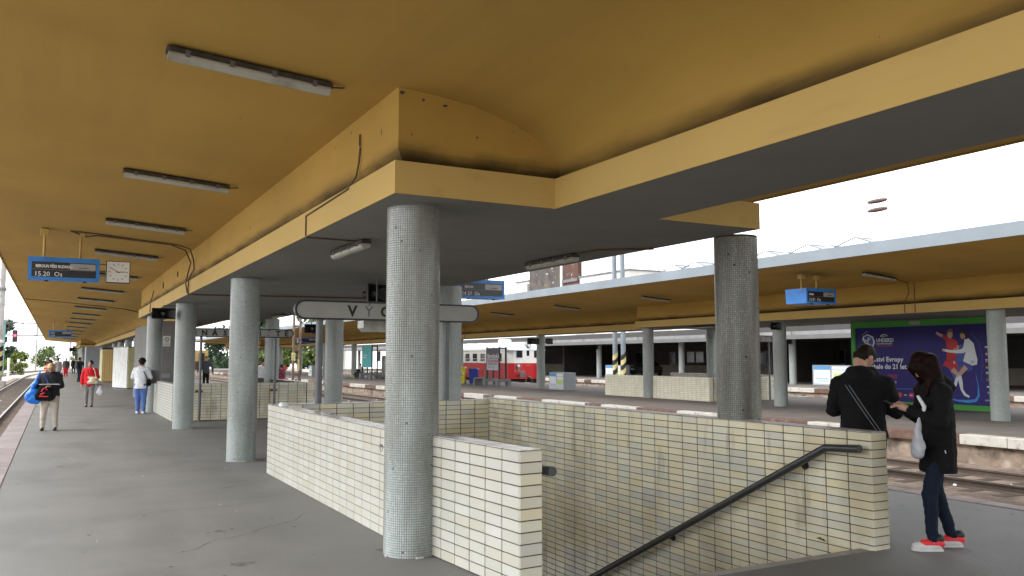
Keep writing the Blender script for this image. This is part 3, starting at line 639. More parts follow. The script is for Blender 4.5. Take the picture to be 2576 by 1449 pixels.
# hanging grey light box below the exit sign
t = thing('light_box', 'grey rounded light box hanging below the exit sign', 'lamp', (4.6, 13.2, 2.1))
q = MB(); q.prism([(4.33,2.25),(4.33,2.13),(4.39,2.07),(5.4,2.07),(5.45,2.13),(5.45,2.25)], 1, 13.0, 13.3); q.build('diffuser', M_lampd, t)
q = MB(); q.box(4.31, 5.47, 12.98, 13.32, 2.252, 2.27); q.build('housing', M_blackp, t)
q = MB(); q.tube([(4.6,13.15,2.27),(4.6,13.15,2.95)], .012, 6); q.tube([(5.2,13.15,2.27),(5.2,13.15,2.95)], .012, 6); q.build('hanger', M_metal, t)
# loudspeakers (rectangular horns)
def speaker(label, loc, rz, w=.5, h=.25, arm=(0,0)):
    t = thing('loudspeaker', label, 'loudspeaker', loc, 'black horn loudspeakers', rz)
    q = MB(); n = 4; o0 = [(-w/2,-h/2),(w/2,-h/2),(w/2,h/2),(-w/2,h/2)]
    vs = [(x, 0, z) for x, z in o0] + [(x*.94, 0, z*.9) for x, z in o0] + [(x*.22, .2, z*.35) for x, z in o0] + [(x*.3, .26, z*.45) for x, z in o0]
    q.add(vs, [(k,(k+1)%4,4+(k+1)%4,4+k) for k in range(4)] + [(4+k,4+(k+1)%4,8+(k+1)%4,8+k) for k in range(4)] + [(8,9,10,11)] + [(k,(k+1)%4,12+(k+1)%4,12+k) for k in range(4)] + [(12,13,14,15)])
    q.build('horn', M_black, t, False, fixn=False)
    q = MB(); q.tube([(0,.19,0),(0,.12,0),(0,.10,0)], [.05,.045,.02], 14); q.build('driver', M_metal, t, False)
    q = MB(); q.tube([(0,.24,0),(0,.38,0)], .06, 12); q.build('magnet', M_black, t, False)
    q = MB(); q.tube([(0,.2,h/2),(0,.2,h/2+.07),(arm[0],arm[1],h/2+.07)], .01, 6); q.build('bracket', M_metal, t, False)
    return t
speaker('black loudspeaker at the top of the third column from the front', (2.17, 21.0, 2.685), 0, .52, .25, arm=(.4,.2))
speaker('black loudspeaker above the exit sign beside the foreground column', (4.86, 13.8, 2.76), R(20), .46, .32)
speaker('black loudspeaker under the left part of the exit sign', (5.2, 19.2, 2.33), 0, .42, .2)
speaker('loudspeaker hanging below the lettered sign left of the second column', (4.45, 24.5, 2.18), 0, .42, .22)
speaker('black loudspeaker on the pale column left of the billboard', (21.75, 21.05, 2.76), R(-15), .42, .26, arm=(.3,.2))
speaker('black loudspeaker left of the column at the railcar front', (23.0, 40.0, 2.6), 0, .75, .33, arm=(.5,0))
speaker('black loudspeaker right of the column at the railcar front', (24.3, 40.4, 2.62), R(30), .75, .33, arm=(-.5,0))
speaker('loudspeaker on the station hall column left of the timetable box', (41.6, 39.1, 2.75), 0, .6, .3, arm=(.3,0))
speaker('small loudspeaker on the left station hall column', (41.6, 61.2, 2.65), 0, .7, .35, arm=(.3,0))
speaker('loudspeaker under the far roof block of the near platform', (1.7, 108, 2.7), 0, .8, .4, arm=(.8,0))

# ------------------------------------------------------------------ handlers of small structures
def simple(name, label, cat, mb, m, group=None): return tag(mb.build(name, m), label, cat, group)
# grey wall block with no smoking sign
M_block = mat('grey_render', (.2, .2, .2), .85, .12, 1.5, bump=.2, dirt=((.12,.12,.12), .5, .7, 1, .5))
t = thing('lift_enclosure', 'plain grey wall block between columns behind the woman in the white jacket', 'wall block', (3.9, 33, 0))
q = MB(); q.box(3.0, 4.05, 31.5, 40, 0, 2.948); q.build('wall', M_block, t)
t = thing('no_smoking_sign', 'small white no smoking notice on the grey wall block', 'sign', (3.38, 31.49, 2.1))
q = MB(); q.box(3.26, 3.50, 31.48, 31.497, 2.07, 2.43); q.build('plate', M_white, t)
q = MB()
c_ = Vector((3.38, 31.474, 2.31))
for k in range(20):
    a, a2 = 2*math.pi*k/20, 2*math.pi*(k+1)/20
    q.add([c_+Vector((math.cos(x)*r_,0,math.sin(x)*r_)) for x, r_ in ((a,.075),(a2,.075),(a2,.055),(a,.055))], [(0,1,2,3)])
q.add([c_+Vector(v) for v in ((-.05,0,.04),(-.04,0,.05),(.05,0,-.04),(.04,0,-.05))], [(0,1,2,3)]); q.build('symbol', M_letk, t)
text('lettering', 'ZÁKAZ', .05, (3.38, 31.478, 2.165), (1,0,0), M_letk, t, align='CENTER'); text('lettering', 'KOUŘENÍ', .05, (3.38, 31.478, 2.105), (1,0,0), M_letk, t, align='CENTER')
t = thing('notice', 'small pale notice low on the grey wall block', 'sign', (3.36, 31.49, .95)); q = MB(); q.box(3.2, 3.52, 31.485, 31.497, .97, 1.12); q.build('plate', M_signw, t)
# sheds
M_shw = mat('white_boards', (.68, .69, .68), .7, .06, 3, dirt=((.4,.4,.38), .55, .7, 3, .4))
M_shy = mat('yellow_boards', (.62, .43, .17), .7, .08, 3)
M_shyg = mat('yellow_green_boards', (.55, .52, .28), .7, .08, 3)
t = thing('shed', 'white boarded shed standing askew beside the far columns', 'shed', (3.4, 52, 0), 'sheds on the near platform')
A, B_, C_ = Vector((2.9,52.9,0)), Vector((3.49,50.7,0)), Vector((3.95,51.2,0))
def plank_wall(a, b_, h, n, m, par, th=.03, nm='plank'):
    d = (b_-a)/n; u = d.normalized(); nn = Vector((u.y, -u.x, 0))
    for i in range(n):
        p0_, p1_ = a+d*i+u*.008, a+d*(i+1)-u*.008; hh = h + random.uniform(-.015, .015); q = MB()
        q.add([(*p0_.xy,.04),(*p1_.xy,.04),(*(p1_+nn*th).xy,.04),(*(p0_+nn*th).xy,.04),(*p0_.xy,hh),(*p1_.xy,hh),(*(p1_+nn*th).xy,hh),(*(p0_+nn*th).xy,hh)], [(0,3,2,1),(4,5,6,7),(0,1,5,4),(1,2,6,5),(2,3,7,6),(3,0,4,7)])
        q.build(nm, m, par)
q = MB(); D_ = A + (C_-B_); q.add([(*v.xy, 0.02) for v in (A+(B_-A)*.02,B_,C_,D_)] + [(*v.xy, 2.2) for v in (A+(B_-A)*.02,B_,C_,D_)], [(0,3,2,1),(4,5,6,7),(0,1,5,4),(1,2,6,5),(2,3,7,6),(3,0,4,7)]); q.build('body', M_blackp, t)
plank_wall(A, B_, 2.26, 9, M_shw, t); plank_wall(B_, C_, 2.26, 4, M_shyg, t)
q = MB(); q.add([(*v.xy, 2.262) for v in (A,B_,C_,D_)] + [(*v.xy, 2.31) for v in (A,B_,C_,D_)], [(0,3,2,1),(4,5,6,7),(0,1,5,4),(1,2,6,5),(2,3,7,6),(3,0,4,7)]); q.build('roof', M_metal, t)
t = thing('shed', 'yellow boarded shed with a dark doorway further down the near platform', 'shed', (3.8, 67, 0), 'sheds on the near platform')
q = MB(); q.box(2.95, 5.6, 66.05, 70, 0, 2.25); q.build('body', M_blackp, t)
plank_wall(Vector((2.92,66.02,0)), Vector((4.55,66.02,0)), 2.3, 11, M_shy, t); plank_wall(Vector((2.92,70,0)), Vector((2.92,66.05,0)), 2.3, 10, M_shyg, t)
q = MB(); q.box(2.85, 5.7, 65.95, 70.1, 2.32, 2.42); q.build('roof', M_blackp, t)
M_shb = mat('grey_blue_boards', (.28, .31, .33), .7, .06, 3)
t = thing('shed', 'bluish grey boarded shed behind the man with the backpack', 'shed', (2.6, 84, 0), 'sheds on the near platform')
q = MB(); q.box(2.3, 3.6, 82.1, 86, 0, 2.7); q.build('body', M_shb, t); plank_wall(Vector((2.3,82.08,0)), Vector((3.6,82.08,0)), 2.75, 6, M_shb, t)

# ------------------------------------------------------------------ catenary, masts, signals
M_mconc = mat('mast_concrete', (.33, .32, .3), .85, .15, 2, dirt=((.16,.14,.12), .5, .7, 2, .6))
M_stry = mat('stripe_yellow', (.52, .45, .2), .7, .1, 4); M_teal = mat('mast_teal', (.12, .26, .25), .6, .1, 2)
M_wire = mat('wire_grey', (.25, .25, .25), .6, 0); M_ins = mat('insulator_brown', (.10, .06, .05), .35, .1, 9)
M_sigr = mat('signal_red_light', (1, .02, .03), .5, 0, emit=4)
def stripes(parent, x, y, r, z0, z1, n=8, first=0, slant=.3):
    for k in range(n):
        za = z0+(z1-z0)*k/n; zb = z0+(z1-z0)*(k+1)/n; q = MB(); ns = 14; vs = []
        for zz in (za, zb):
            for i in range(ns):
                a = 2*math.pi*i/ns; vs.append((x+r*math.cos(a), y+r*math.sin(a), zz + slant*r*2*math.cos(a)))
        q.add(vs, [(i,(i+1)%ns,ns+(i+1)%ns,ns+i) for i in range(ns)], 0, True)
        q.build('stripe', M_stry if (k+first) % 2 == 0 else M_black, parent)
t = thing('catenary_mast', 'concrete mast with yellow and black stripes at the far left', 'mast', (-4.2, 83, -.6))
q = MB(); q.tube([(-4.2,83,-.6),(-4.2,83,11)], [.27,.19], 16); q.build('pole', M_mconc, t); stripes(t, -4.2, 83, .285, .1, 2.6, 6)
q = MB(); q.bbox(-4.75,-3.65,82.5,83.5,-.66,-.2,.05); q.build('footing', M_conc, t)
for z in (4.6, 6.2, 8.3, 9.6):
    q = MB(); q.tube([(-4.2,83,z),(-2.4,83,z+.25)], .03, 6); q.tube([(-6.8,83,z+.2),(-4.2,83,z)], .025, 6); q.build('cantilever', M_metal, t)
for z in (3.0, 7.4):
    q = MB(); q.tube([(-4.2,83,z),(-4.2,83,z+.25)], .3, 14); q.build('band', M_white if z < 4 else M_metal, t)
t = thing('gantry', 'long steel lattice gantry across the tracks at the far left', 'gantry', (-6, 127, -.6))
for x in (-6.1, -22, 14):
    q = MB(); q.box(x-.22, x+.22, 126.8, 127.2, -.6, 6.7); q.build('leg', M_teal, t)
for z in (4.7, 6.3):
    q = MB(); q.box(-40, 14, 126.9, 127.1, z-.06, z+.06); q.build('chord', M_metal, t)
q = MB()
for i in range(36):
    x = -40+i*1.5; q.tube([(x,127,4.7),(x+1.5,127,6.3)] if i % 2 else [(x,127,6.3),(x+1.5,127,4.7)], .035, 5); q.tube([(x,127,4.7),(x,127,6.3)], .025, 5)
o = q.build('lattice_bracing', M_metal, t); o['kind'] = 'stuff'
def signal(label, x, y, z, mast=False):
    t = thing('railway_signal', label, 'signal', (x, y, z), 'red railway signals')
    q = MB(); q.bbox(x-.28, x+.28, y, y+.25, z-.75, z+.8, .04); q.build('housing', M_black, t)
    for k, (dz, m_) in enumerate(((.5, M_blackp), (.1, M_sigr), (-.35, M_blackp))):
        q = MB(); q.tube([(x, y-.03, z+dz),(x, y+.02, z+dz)], .15, 14); q.build('lens', m_, t)
    if mast:
        q = MB(); q.tube([(x,y+.15,-.6),(x,y+.15,z-.7)], .07, 8); q.build('pole', M_white, t)
signal('red signal lamp hanging from the gantry at the far left', -4.75, 125.9, 4.55)
signal('small red signal on a white pole at the end of the near platform', 2.6, 152, 2.9, True)
t = thing('white_post', 'short white post between the tracks at the far left', 'post', (-4.95, 118, -.6))
q = MB(); q.tube([(-4.95,118,-.6),(-4.95,118,1.5)], .14, 10); q.tube([(-4.95,118,1.5),(-4.95,118,1.75)], .16, 10); q.build('pole', M_white, t)
for i, (x, y, h) in enumerate(((2.2, 170, 9), (4.0, 185, 10), (-3.2, 178, 9), (6.0, 175, 7))):
    t = thing('lamp_mast', ['slim white mast beyond the end of the near platform', 'slim grey mast right of the white one beyond the platform', 'thin mast left of the far trees', 'low mast near the far signal'][i], 'mast', (x, y, -.6)); q = MB(); q.tube([(x,y,-.6),(x,y,h)], .12, 8); q.build('pole', M_mconc, t)
    q = MB(); q.bbox(x-.5, x+.5, y-.15, y+.15, h, h+.15, .03); q.build('lamp_head', M_metal, t)
# lattice mast between platforms
t = thing('lattice_mast', 'rusty lattice steel mast standing between the platforms behind the lettered sign', 'mast', (12.9, 51.35, -.6))
M_rust = mat('rusty_steel', (.15, .10, .07), .8, .3, 3, dirt=((.4,.38,.34), .5, .65, 1.5, .7))
for sx in (-.2, .2):
    q = MB(); q.box(12.9+sx-.05, 12.9+sx+.05, 51.25, 51.45, -.6, 9.5); q.build('channel', M_rust, t)
for k in range(13):
    q = MB(); z = -.1+.73*k; q.box(12.75, 13.05, 51.24, 51.46, z, z+.1); q.build('batten', M_rust, t)
q = MB(); q.bbox(12.55,12.75,51.0,51.2,1.55,2.0,.02); q.bbox(12.9,13.0,51.0,51.2,.9,1.6,.02); q.build('equipment_box', M_stry, t)
# pair of striped poles
for i, (x, y) in enumerate(((34, 47.75), (34, 46.8))):
    t = thing('steel_pole', ['left of the two tall poles with slanting black and yellow stripes', 'right of the two tall poles with slanting black and yellow stripes'][i], 'pole', (x, y, -.6), 'striped poles')
    q = MB(); q.tube([(x,y,-.6),(x,y,13)], .17, 14); q.build('pole', M_zinc, t); stripes(t, x, y, .178, -.35, 2.05, 7, i, .5)
    q = MB(); q.tube([(x,y,9.2),(x,y,9.3)], .27, 12); q.build('collar', M_metal, t)
# insulators + wires over the tracks
t = thing('overhead_wires', 'thin overhead wires with two ribbed brown insulators against the white sky', 'overhead wire', (14.5, 11, 4.8))
for z, y in ((4.66, 11.3), (4.84, 11.3)):
    q = MB(); q.tube([(15.0,-14,z-.35),(14.6,y,z),(14.2,60,z+.1),(14.2,110,z+.1)], .0035, 4); q.build('wire', M_wire, t)
    pts = []; rs = []
    for k in range(23):
        pts.append((14.6-.0005*k, y-.26+k*.0236, z)); rs.append(.008 if k in (0,1,21,22) else (.052 if k % 2 else .036)*math.sin(math.pi*(k+2)/26)**.5)
    q = MB(); q.tube(pts, rs, 12, smooth=False); q.build('insulator', M_ins, t)
t = thing('overhead_wires', 'distant overhead wires above the left tracks', 'overhead wire', (-2.4, 90, 5.5))
for x, z in ((-2.4,5.3),(-2.4,6.6),(-6.9,5.3),(-6.9,6.6)):
    q = MB(); q.tube([(x,40,z),(x,83,z-.1),(x,127,z),(x+4,200,z)], .012, 4); q.build('wire', M_wire, t)

# ------------------------------------------------------------------ railcar
TX0, TX1, TY = 28.95, 31.95, 53.0
t = thing('railcar', 'old red and cream railcar with silver roof standing behind the middle platform', 'railcar', (30.4, 60, -.47))
LEN = 14.5; TB = TY + LEN
def nose(off=0, inset=0):   # plan outline with rounded front corners
    return [(TX0+inset, TB), (TX0+inset, TY+.75), (TX0+.12+inset, TY+.38), (TX0+.42, TY+.12+inset), (30.0, TY+inset), (30.9, TY+inset), (TX1-.42, TY+.12+inset), (TX1-.12-inset, TY+.38), (TX1-inset, TY+.75), (TX1-inset, TB)]
q = MB(); q.prism(nose(), 2, .2, 1.33, smooth=False); q.build('body_lower', M_red, t)
q = MB(); q.prism(nose(), 2, 1.33, 2.3); q.build('body_upper', M_crm, t)
q = MB(); 
prof = [(TX0-.03,2.25),(TX0-.02,2.36),(TX0+.12,2.52),(TX0+.45,2.7),(TX0+1.0,2.82),(30.45,2.86),(TX1-1.0,2.82),(TX1-.45,2.7),(TX1-.12,2.52),(TX1+.02,2.36),(TX1+.03,2.25)]
ys = [(TY-.03,.0,.93),(TY+.1,.5,.97),(TY+.5,.9,1),(TY+1.2,1,1),(TB,1,1)]
vs = []
for y, hz, wx in ys:
    for x, z in prof: vs.append((30.45+(x-30.45)*wx, y, 2.25+(z-2.25)*hz))
n = len(prof); q.add(vs, [(j*n+i, j*n+i+1, (j+1)*n+i+1, (j+1)*n+i) for j in range(len(ys)-1) for i in range(n-1)], 0, True)
q.build('roof', M_roof, t)
q = MB(); q.box(TX0+.1, TX1-.1, TY+.3, TB, -.45, .19); q.build('underframe', M_under, t)
for yb in (TY+2.5, TY+5.0, TY+10.5, TY+12.8):
    for x in (29.7, 31.1):
        q = MB(); q.tube([(x-.07, yb, -.02),(x+.07, yb, -.02)], .44, 18); q.build('wheel', M_under, t)
def twin(x0, x1, y, z0, z1):
    q = MB(); q.box(x0, x1, y-.015, y+.02, z0, z1); f = q.build('window', M_glass, t); q = MB()
    q.box(x0-.03,x1+.03,y-.02,y+.01,z1,z1+.03); q.box(x0-.03,x1+.03,y-.02,y+.01,z0-.03,z0); q.build('frame', M_crm, f)
twin(29.50, 29.98, TY+.02, 1.72, 2.24); twin(30.3, 30.52, TY-.02, 1.85, 2.25); twin(30.85, 31.35, TY+.02, 1.72, 2.24)
for k in range(9):
    y0 = TY+1.3+k*1.35
    q = MB(); q.box(TX0-.012, TX0+.02, y0, y0+.75, 1.47, 2.04); f = q.build('window', M_glass, t)
    q = MB(); q.box(TX0-.022, TX0-.012, y0, y0+.75, 1.62, 1.65); q.build('rail', M_crm, f)
q = MB(); q.box(30.1,30.75,TY-.012,TY+.01,1.33,2.28); q.build('front_door', M_crm, t)
q = MB(); q.box(30.09,30.76,TY-.018,TY-.0,.35,1.33); q.build('front_door_lower', M_red, t)
for x in (29.62, 31.28):
    q = MB(); q.tube([(x,TY-.06,1.14),(x,TY+.1,1.14)], .14, 14); q.tube([(x,TY-.04,.9),(x,TY+.1,.9)], .09, 12); q.build('headlight', M_zinc, t)
    q = MB(); q.tube([(x,TY-.09,1.14),(x,TY-.055,1.14)], .10, 14); q.build('lens', M_white, t)
    q = MB(); q.tube([(x+.08,TY-.5,.5),(x+.08,TY+.1,.5)], .07, 10); q.bbox(x-.14,x+.3,TY-.56,TY-.5,.32,.7,.02); q.build('buffer', M_metal, t)
q = MB(); q.tube([(30.45,TY-.1,2.62),(30.45,TY+.3,2.65)], .17, 16); q.build('top_headlight', M_zinc, t)
q = MB(); q.tube([(30.45,TY-.125,2.62),(30.45,TY-.095,2.62)], .12, 14); q.build('lens', M_white, t)
q = MB(); q.tube([(30.45,TY-.35,.3),(30.45,TY,.3)], .08, 8); q.tube([(30.2,TY-.1,-.05),(30.2,TY-.12,.3)], .03, 6); q.tube([(30.7,TY-.1,-.05),(30.7,TY-.12,.3)], .03, 6); q.build('coupling', M_rust, t)
q = MB(); q.bbox(29.6,30.3,TY+2.2,TY+3.2,2.7,3.1,.08); q.build('roof_vent', M_roof, t)
for k in range(3):
    q = MB(); q.bbox(29.6,30.1,TY+6+k*2,TY+6.8+k*2,2.7,2.86,.05); q.build('roof_hatch', M_roof, t)
text('lettering', 'M 131.1515', .17, (29.32, TY+.02, .7), (1,-.12,0), M_lety, t); text('lettering', '15 15', .16, (30.2, TY-.022, 1.12), (1,0,0), M_lety, t)
q = MB(); q.tube([(TX0-.03,TY+8.2,1.05),(TX0-.03,TY+8.2,.5),(TX0-.03,TY+7.9,.5)], .02, 6); q.build('grab_rail', M_white, t)
q = MB(); q.box(TX0-.3,TX0,TY+6.6,TY+7.4,.1,.14); q.build('step', M_wood, t)

t.location.x -= .38
# ------------------------------------------------------------------ station building
M_hall = mat('hall_dark_wall', (.06, .055, .05), .8, .2, 1); M_hallb = mat('hall_beige_base', (.28, .25, .2), .8, .1, 2)
M_lip = mat('canopy_lip_white', (.11, .11, .11), .6, .1, 1, dirt=((.1,.1,.1), .5, .7, 1, .5)); M_band = mat('canopy_grey_band', (.05, .048, .047), .8, .12, 1, dirt=((.05,.045,.04), .5, .75, (1,.6,2), .6))
t = thing('station_building', 'long low station building with white edged flat canopy and dark hall behind the columns', 'building', (48, 60, 0))
q = MB(); q.box(40.5, 53, 5, 135, 3.35, 3.75); q.build('roof', M_band, t)
q = MB(); q.box(40.3, 40.48, 5, 135, 2.86, 3.12); q.build('canopy_lip', M_lip, t)
q = MB(); q.box(40.47, 41.2, 5, 135, 3.0, 3.349); q.build('gutter', M_block, t)
q = MB(); q.box(41.2, 53, 5, 135, 2.95, 3.34); q.build('ceiling', M_hall, t)
q = MB(); q.box(52, 52.4, 5, 88, 0, 2.95); q.build('back_wall', M_hall, t)
for y in (20, 44, 72): 
    q = MB(); q.box(45, 52, y, y+.3, 0, 2.95); q.build('cross_wall', M_hall, t)
q = MB(); q.box(51.9, 51.997, 5, 88, 0, 1.05); q.build('wall_base', M_hallb, t)
for k in range(15):
    y0 = 24+k*3.9
    if k % 3 == 1:
        q = MB(); q.box(51.94, 51.995, y0, y0+1.0, 1.06, 2.3); d = q.build('door', M_shb, t); q = MB(); q.box(51.9,51.938,y0+.15,y0+.85,1.2,2.15); q.build('pane', M_glass, d)
    else:
        for j in range(2):
            q = MB(); q.box(51.95, 51.995, y0+j*1.25, y0+j*1.25+1.15, 1.25, 2.35); w = q.build('window', M_block, t); q = MB(); q.box(51.93,51.949,y0+.07+j*1.25,y0+1.08+j*1.25,1.32,2.28); q.build('pane', M_glass, w)
for k in range(8):
    q = MB(); y = 22+k*7.9; q.tube([(40.35,y,2.84),(40.35,y,3.36)], .03, 6); q.build('roof_hook', M_metal, t)
# upper hall with skylights
M_skyl = mat('skylight_plastic', (.13, .16, .185), .3, .1, 2); M_hallw = mat('pale_upper_wall', (.6, .58, .55), .8, .08, 1)
t = thing('upper_hall', 'pale upper hall of the station rising behind the middle roof', 'building', (49, 33, 3.75)); q = MB(); q.box(42.5, 58, 16, 52, 3.75, 7.6); q.build('wall', M_hallw, t); q = MB(); q.box(42.3,58.2,15.8,52.2,7.6,7.8); q.build('roof', M_zinc, t)
def skylight(i, y):
    t = thing('skylight', 'translucent barrel skylight with folded wire frames, ' + ['rightmost on the hall roof', 'second from the right on the hall roof', 'third from the right on the hall roof', 'right beside the mosaic column', 'left beside the mosaic column', 'leftmost on the hall roof'][i], 'skylight', (43.5, y, 7.8), 'skylights on the hall roof')
    q = MB(); pr = [(1.45*math.cos(math.pi*k/12), .75*math.sin(math.pi*k/12)) for k in range(13)]; n = 13
    vs = [(42.5, y+a, 7.8+b_) for a, b_ in pr] + [(44.8, y+a, 7.8+b_) for a, b_ in pr]
    q.add(vs, [(k, k+1, n+k+1, n+k) for k in range(n-1)], 0, True); q.add(vs, [tuple(range(n)), tuple(range(n, 2*n))]); q.build('dome', M_skyl, t)
    q = MB(); q.tube([(42.4,y-1.7,8.35),(42.4,y,9.0),(42.4,y+1.8,8.5)], .045, 5); q.tube([(42.2,y-1.2,8.0),(42.4,y+1.9,8.75)], .045, 5); q.tube([(42.4,y,9.0),(44,y,9.0)], .04, 5); q.build('frame', M_block, t)
    q = MB(); q.add([(42.4,y-1.7,8.35),(42.4,y,9.0),(44,y,9.0),(44,y-1.7,8.35)], [(0,1,2,3)]); q.build('vent_flap', M_skyl, t)
for i, y in enumerate((34.5, 38.2, 41.8, 45.5, 49.1, 51.6)): skylight(i, y)
# brick tower and neighbours
M_brk = mat('blackened_brick', (.075, .065, .06), .9, .3, .8, dirt=[((.4,.38,.34), .64, .68, 1.3, .8), ((.16,.12,.08), .5, .7, .5, .7)]); M_brko = mat('orange_brick', (.085, .036, .024), .9, .25, 2, dirt=[((.5,.47,.42), .6, .66, 1.1, .8), ((.05,.035,.03), .5, .62, .5, .7)])
t = thing('brick_tower', 'derelict blackened brick building rising above the middle roof', 'building', (62, 99, 0))
q = MB(); q.box(60.2, 63, 97.0, 105.6, 0, 15); q.build('wall', M_gout2, t)
bm_ = MB()
for j in range(44):
    for i in range(20):
        z = 9.2+j*.13; y = 97.05+i*.43+(.2 if j % 2 else 0); bm_.box(60.15+random.uniform(0,.03), 60.21, y, y+.41, z, z+.115)
o = bm_.build('bricks', M_brk, t, fixn=False); o['kind'] = 'stuff'
q = MB(); q.box(60.3, 60.9, 92.9, 96.7, 0, 14.6); q.build('annex_wall', M_brko, t); q = MB(); q.box(60.05, 60.3, 96.7, 97.0, 0, 14.8); q.build('drainpipe', M_white, t)
q = MB(); q.box(60.1, 60.32, 92.9, 96.7, 11.9, 12.3); q.build('plaster_band', M_lip, t)
t = thing('low_building', 'pale beige building beside the blackened brick building', 'building', (61, 108, 0)); q = MB(); q.box(60.5, 70, 105.9, 110.3, 0, 13.0); q.build('wall', M_hallw, t); q = MB(); q.box(60.3,70,105.8,110.5,13.0,13.15); q.build('roof', M_metal, t)
q = MB(); q.box(60.4,60.5,106.3,106.8,11.0,12.6); q.build('ladder_box', M_metal, t)
t = thing('low_building', 'low grey building right of the brick annex with a flat roof line', 'building', (61, 88, 0)); q = MB(); q.box(60.5, 70, 82, 92.8, 0, 12.35); q.build('wall', M_hallw, t); q = MB(); q.box(60.3,70,81.8,92.85,12.35,12.5); q.build('roof', M_metal, t)
# pale facade seen at the left through the columns
t = thing('pale_building', 'bright pale building beyond the open end of the station hall', 'building', (60, 130, 0))
q = MB(); q.box(58, 70, 90, 190, -.6, 9); q.build('wall', M_white, t)
for k in range(12):
    q = MB(); q.box(57.93, 57.999, 93+k*7, 95+k*7, 1.2, 3.2); w = q.build('window', M_glass, t)
t = thing('kiosk', 'yellow kiosk with dark base at the far end of the middle platform', 'kiosk', (21, 132, 0))
q = MB(); q.box(17.9, 19.8, 131, 136, 1.3, 2.9); q.build('wall', M_shy, t); q = MB(); q.box(17.9, 19.8, 131, 136, 0, 1.298); q.build('base', M_kb, t)
q = MB(); q.box(18.5, 19.3, 130.9, 131, 0, 2.5); q.build('door', M_blackp, t)

# ------------------------------------------------------------------ billboard
XB = 25.5
def bbp(u, v, k=0): return (XB-.0-.004*k, 20.98-u, v)
bbt = thing('billboard', 'large green framed football billboard on the middle platform', 'billboard', (XB, 18.3, 0))
M_pur = mat('poster_purple', (.028, .019, .165), .45, .15, .4, spec=.3); M_pw = mat('print_white', (.72, .74, .78), .5, 0); M_pr = mat('print_red', (.5, .02, .03), .5, 0); M_pb = mat('print_blue', (.03, .06, .3), .5, 0)
M_pc = mat('print_cyan', (.03, .28, .65), .5, 0); M_psk = mat('print_skin', (.55, .33, .22), .5, 0); M_phr = mat('print_hair', (.16, .10, .05), .5, 0); M_phd = mat('print_dark_hair', (.03, .025, .03), .5, 0); M_py = mat('print_yellow', (.7, .45, .03), .5, 0)
M_pglow = mat('print_glow_blue', (.05, .09, .33), .5, 0)
q = MB(); q.box(XB+.005, XB+.25, 15.6, 21.03, .18, 2.96); q.build('casing', M_blackp, bbt)
q = MB()
for u0, u1, v0, v1 in ((-.05,5.43,2.74,2.97),(-.05,5.43,.01,.17),(-.05,.13,.17,2.74),(5.27,5.43,.17,2.74)): q.box(XB-.05, XB+.02, 20.98-u1, 20.98-u0, v0, v1)
q.build('frame', M_green, bbt)
q = MB(); q.box(XB-.002, XB+.004, 15.7, 20.86, .165, 2.75); pos = q.build('poster', M_pur, bbt)
q = MB(); q.box(XB-.06, XB-.051, 20.98-2.75, 20.98-2.35, 2.79, 2.9); q.build('maker_plate', M_signw, bbt)
for u in (.4, 5.0):
    q = MB(); q.box(XB+.05, XB+.15, 20.98-u-.05, 20.98-u+.05, 0, .3); q.build('foot', M_metal, bbt)
def fp(name, pts, m, k): 
    q = MB(); q.add([bbp(u, v, k) for u, v in pts], [tuple(range(len(pts)))]); q.build(name, m, pos)
def disc(u, v, r, n=16, ry=None): return [(u+r*math.cos(2*math.pi*i/n), v+(ry or r)*math.sin(2*math.pi*i/n)) for i in range(n)]
def band(pts, w, m, k, name='arc'):
    q = MB(); vs = []
    for i, pnt in enumerate(pts):
        a = Vector(pts[min(i+1,len(pts)-1)]) - Vector(pts[max(i-1,0)]); a.normalize(); nn = Vector((-a.y, a.x)); ww = w[i] if hasattr(w,'__len__') else w
        for s_ in (1,-1): vs.append(bbp(pnt[0]+nn.x*ww/2*s_, pnt[1]+nn.y*ww/2*s_, k))
    q.add(vs, [(2*i,2*i+1,2*i+3,2*i+2) for i in range(len(pts)-1)]); q.build(name, m, pos)
def limb(pts, w, m, k, name='player_print'): band(pts, w, m, k, name)
def btext(s, size, u, v, m, k=2, bold=0, sx=1): text('lettering', s, size, bbp(u, v, k), (0,-1,0), m, pos, bold=bold, sx=sx, ext=.0005)
fp('shield', [(.42,2.42),(.62,2.52),(.86,2.42),(.93,2.22),(.84,2.02),(.68,2.05),(.5,2.2),(.4,2.32)], M_pw, 1)
fp('shield_inner', [(.47,2.40),(.62,2.47),(.82,2.38),(.87,2.22),(.81,2.08),(.7,2.10),(.54,2.22)], M_pglow, 2)
band([(.48,2.33),(.62,2.26),(.78,2.38)], [.02,.06,.02], M_pw, 3, 'shield_figure'); band([(.62,2.26),(.66,2.15),(.78,2.12)], [.05,.04,.02], M_pw, 3, 'shield_figure'); fp('shield_figure', disc(.66,2.36,.035), M_pw, 3)
for a, b_ in ((.45,2.5),(.52,2.56),(.6,2.6)): fp('star', disc(a, b_, .022, 5), M_pw, 1)
band([(1.15,2.42),(1.22,2.47),(1.3,2.49),(1.4,2.47),(1.46,2.42)], .02, M_pw, 1, 'crest'); btext('UEFA', .09, 1.17, 2.39, M_pw)
btext('UNDER21', .17, .98, 2.23, M_pw, bold=.004, sx=.98); btext('CHAMPIONSHIP', .095, .98, 2.13, M_pw, sx=.95); band([(.98,2.08),(1.66,2.08)], .02, M_pr, 1, 'underline')
btext('Mistrovství Evropy', .235, .22, 1.54, M_pw, bold=.006, sx=1.02); btext('ve fotbale do 21 let', .235, .3, 1.29, M_pw, bold=.006, sx=1.0); btext('17. - 30. června 2015', .17, .28, .97, M_pr, bold=.004, sx=1.02)
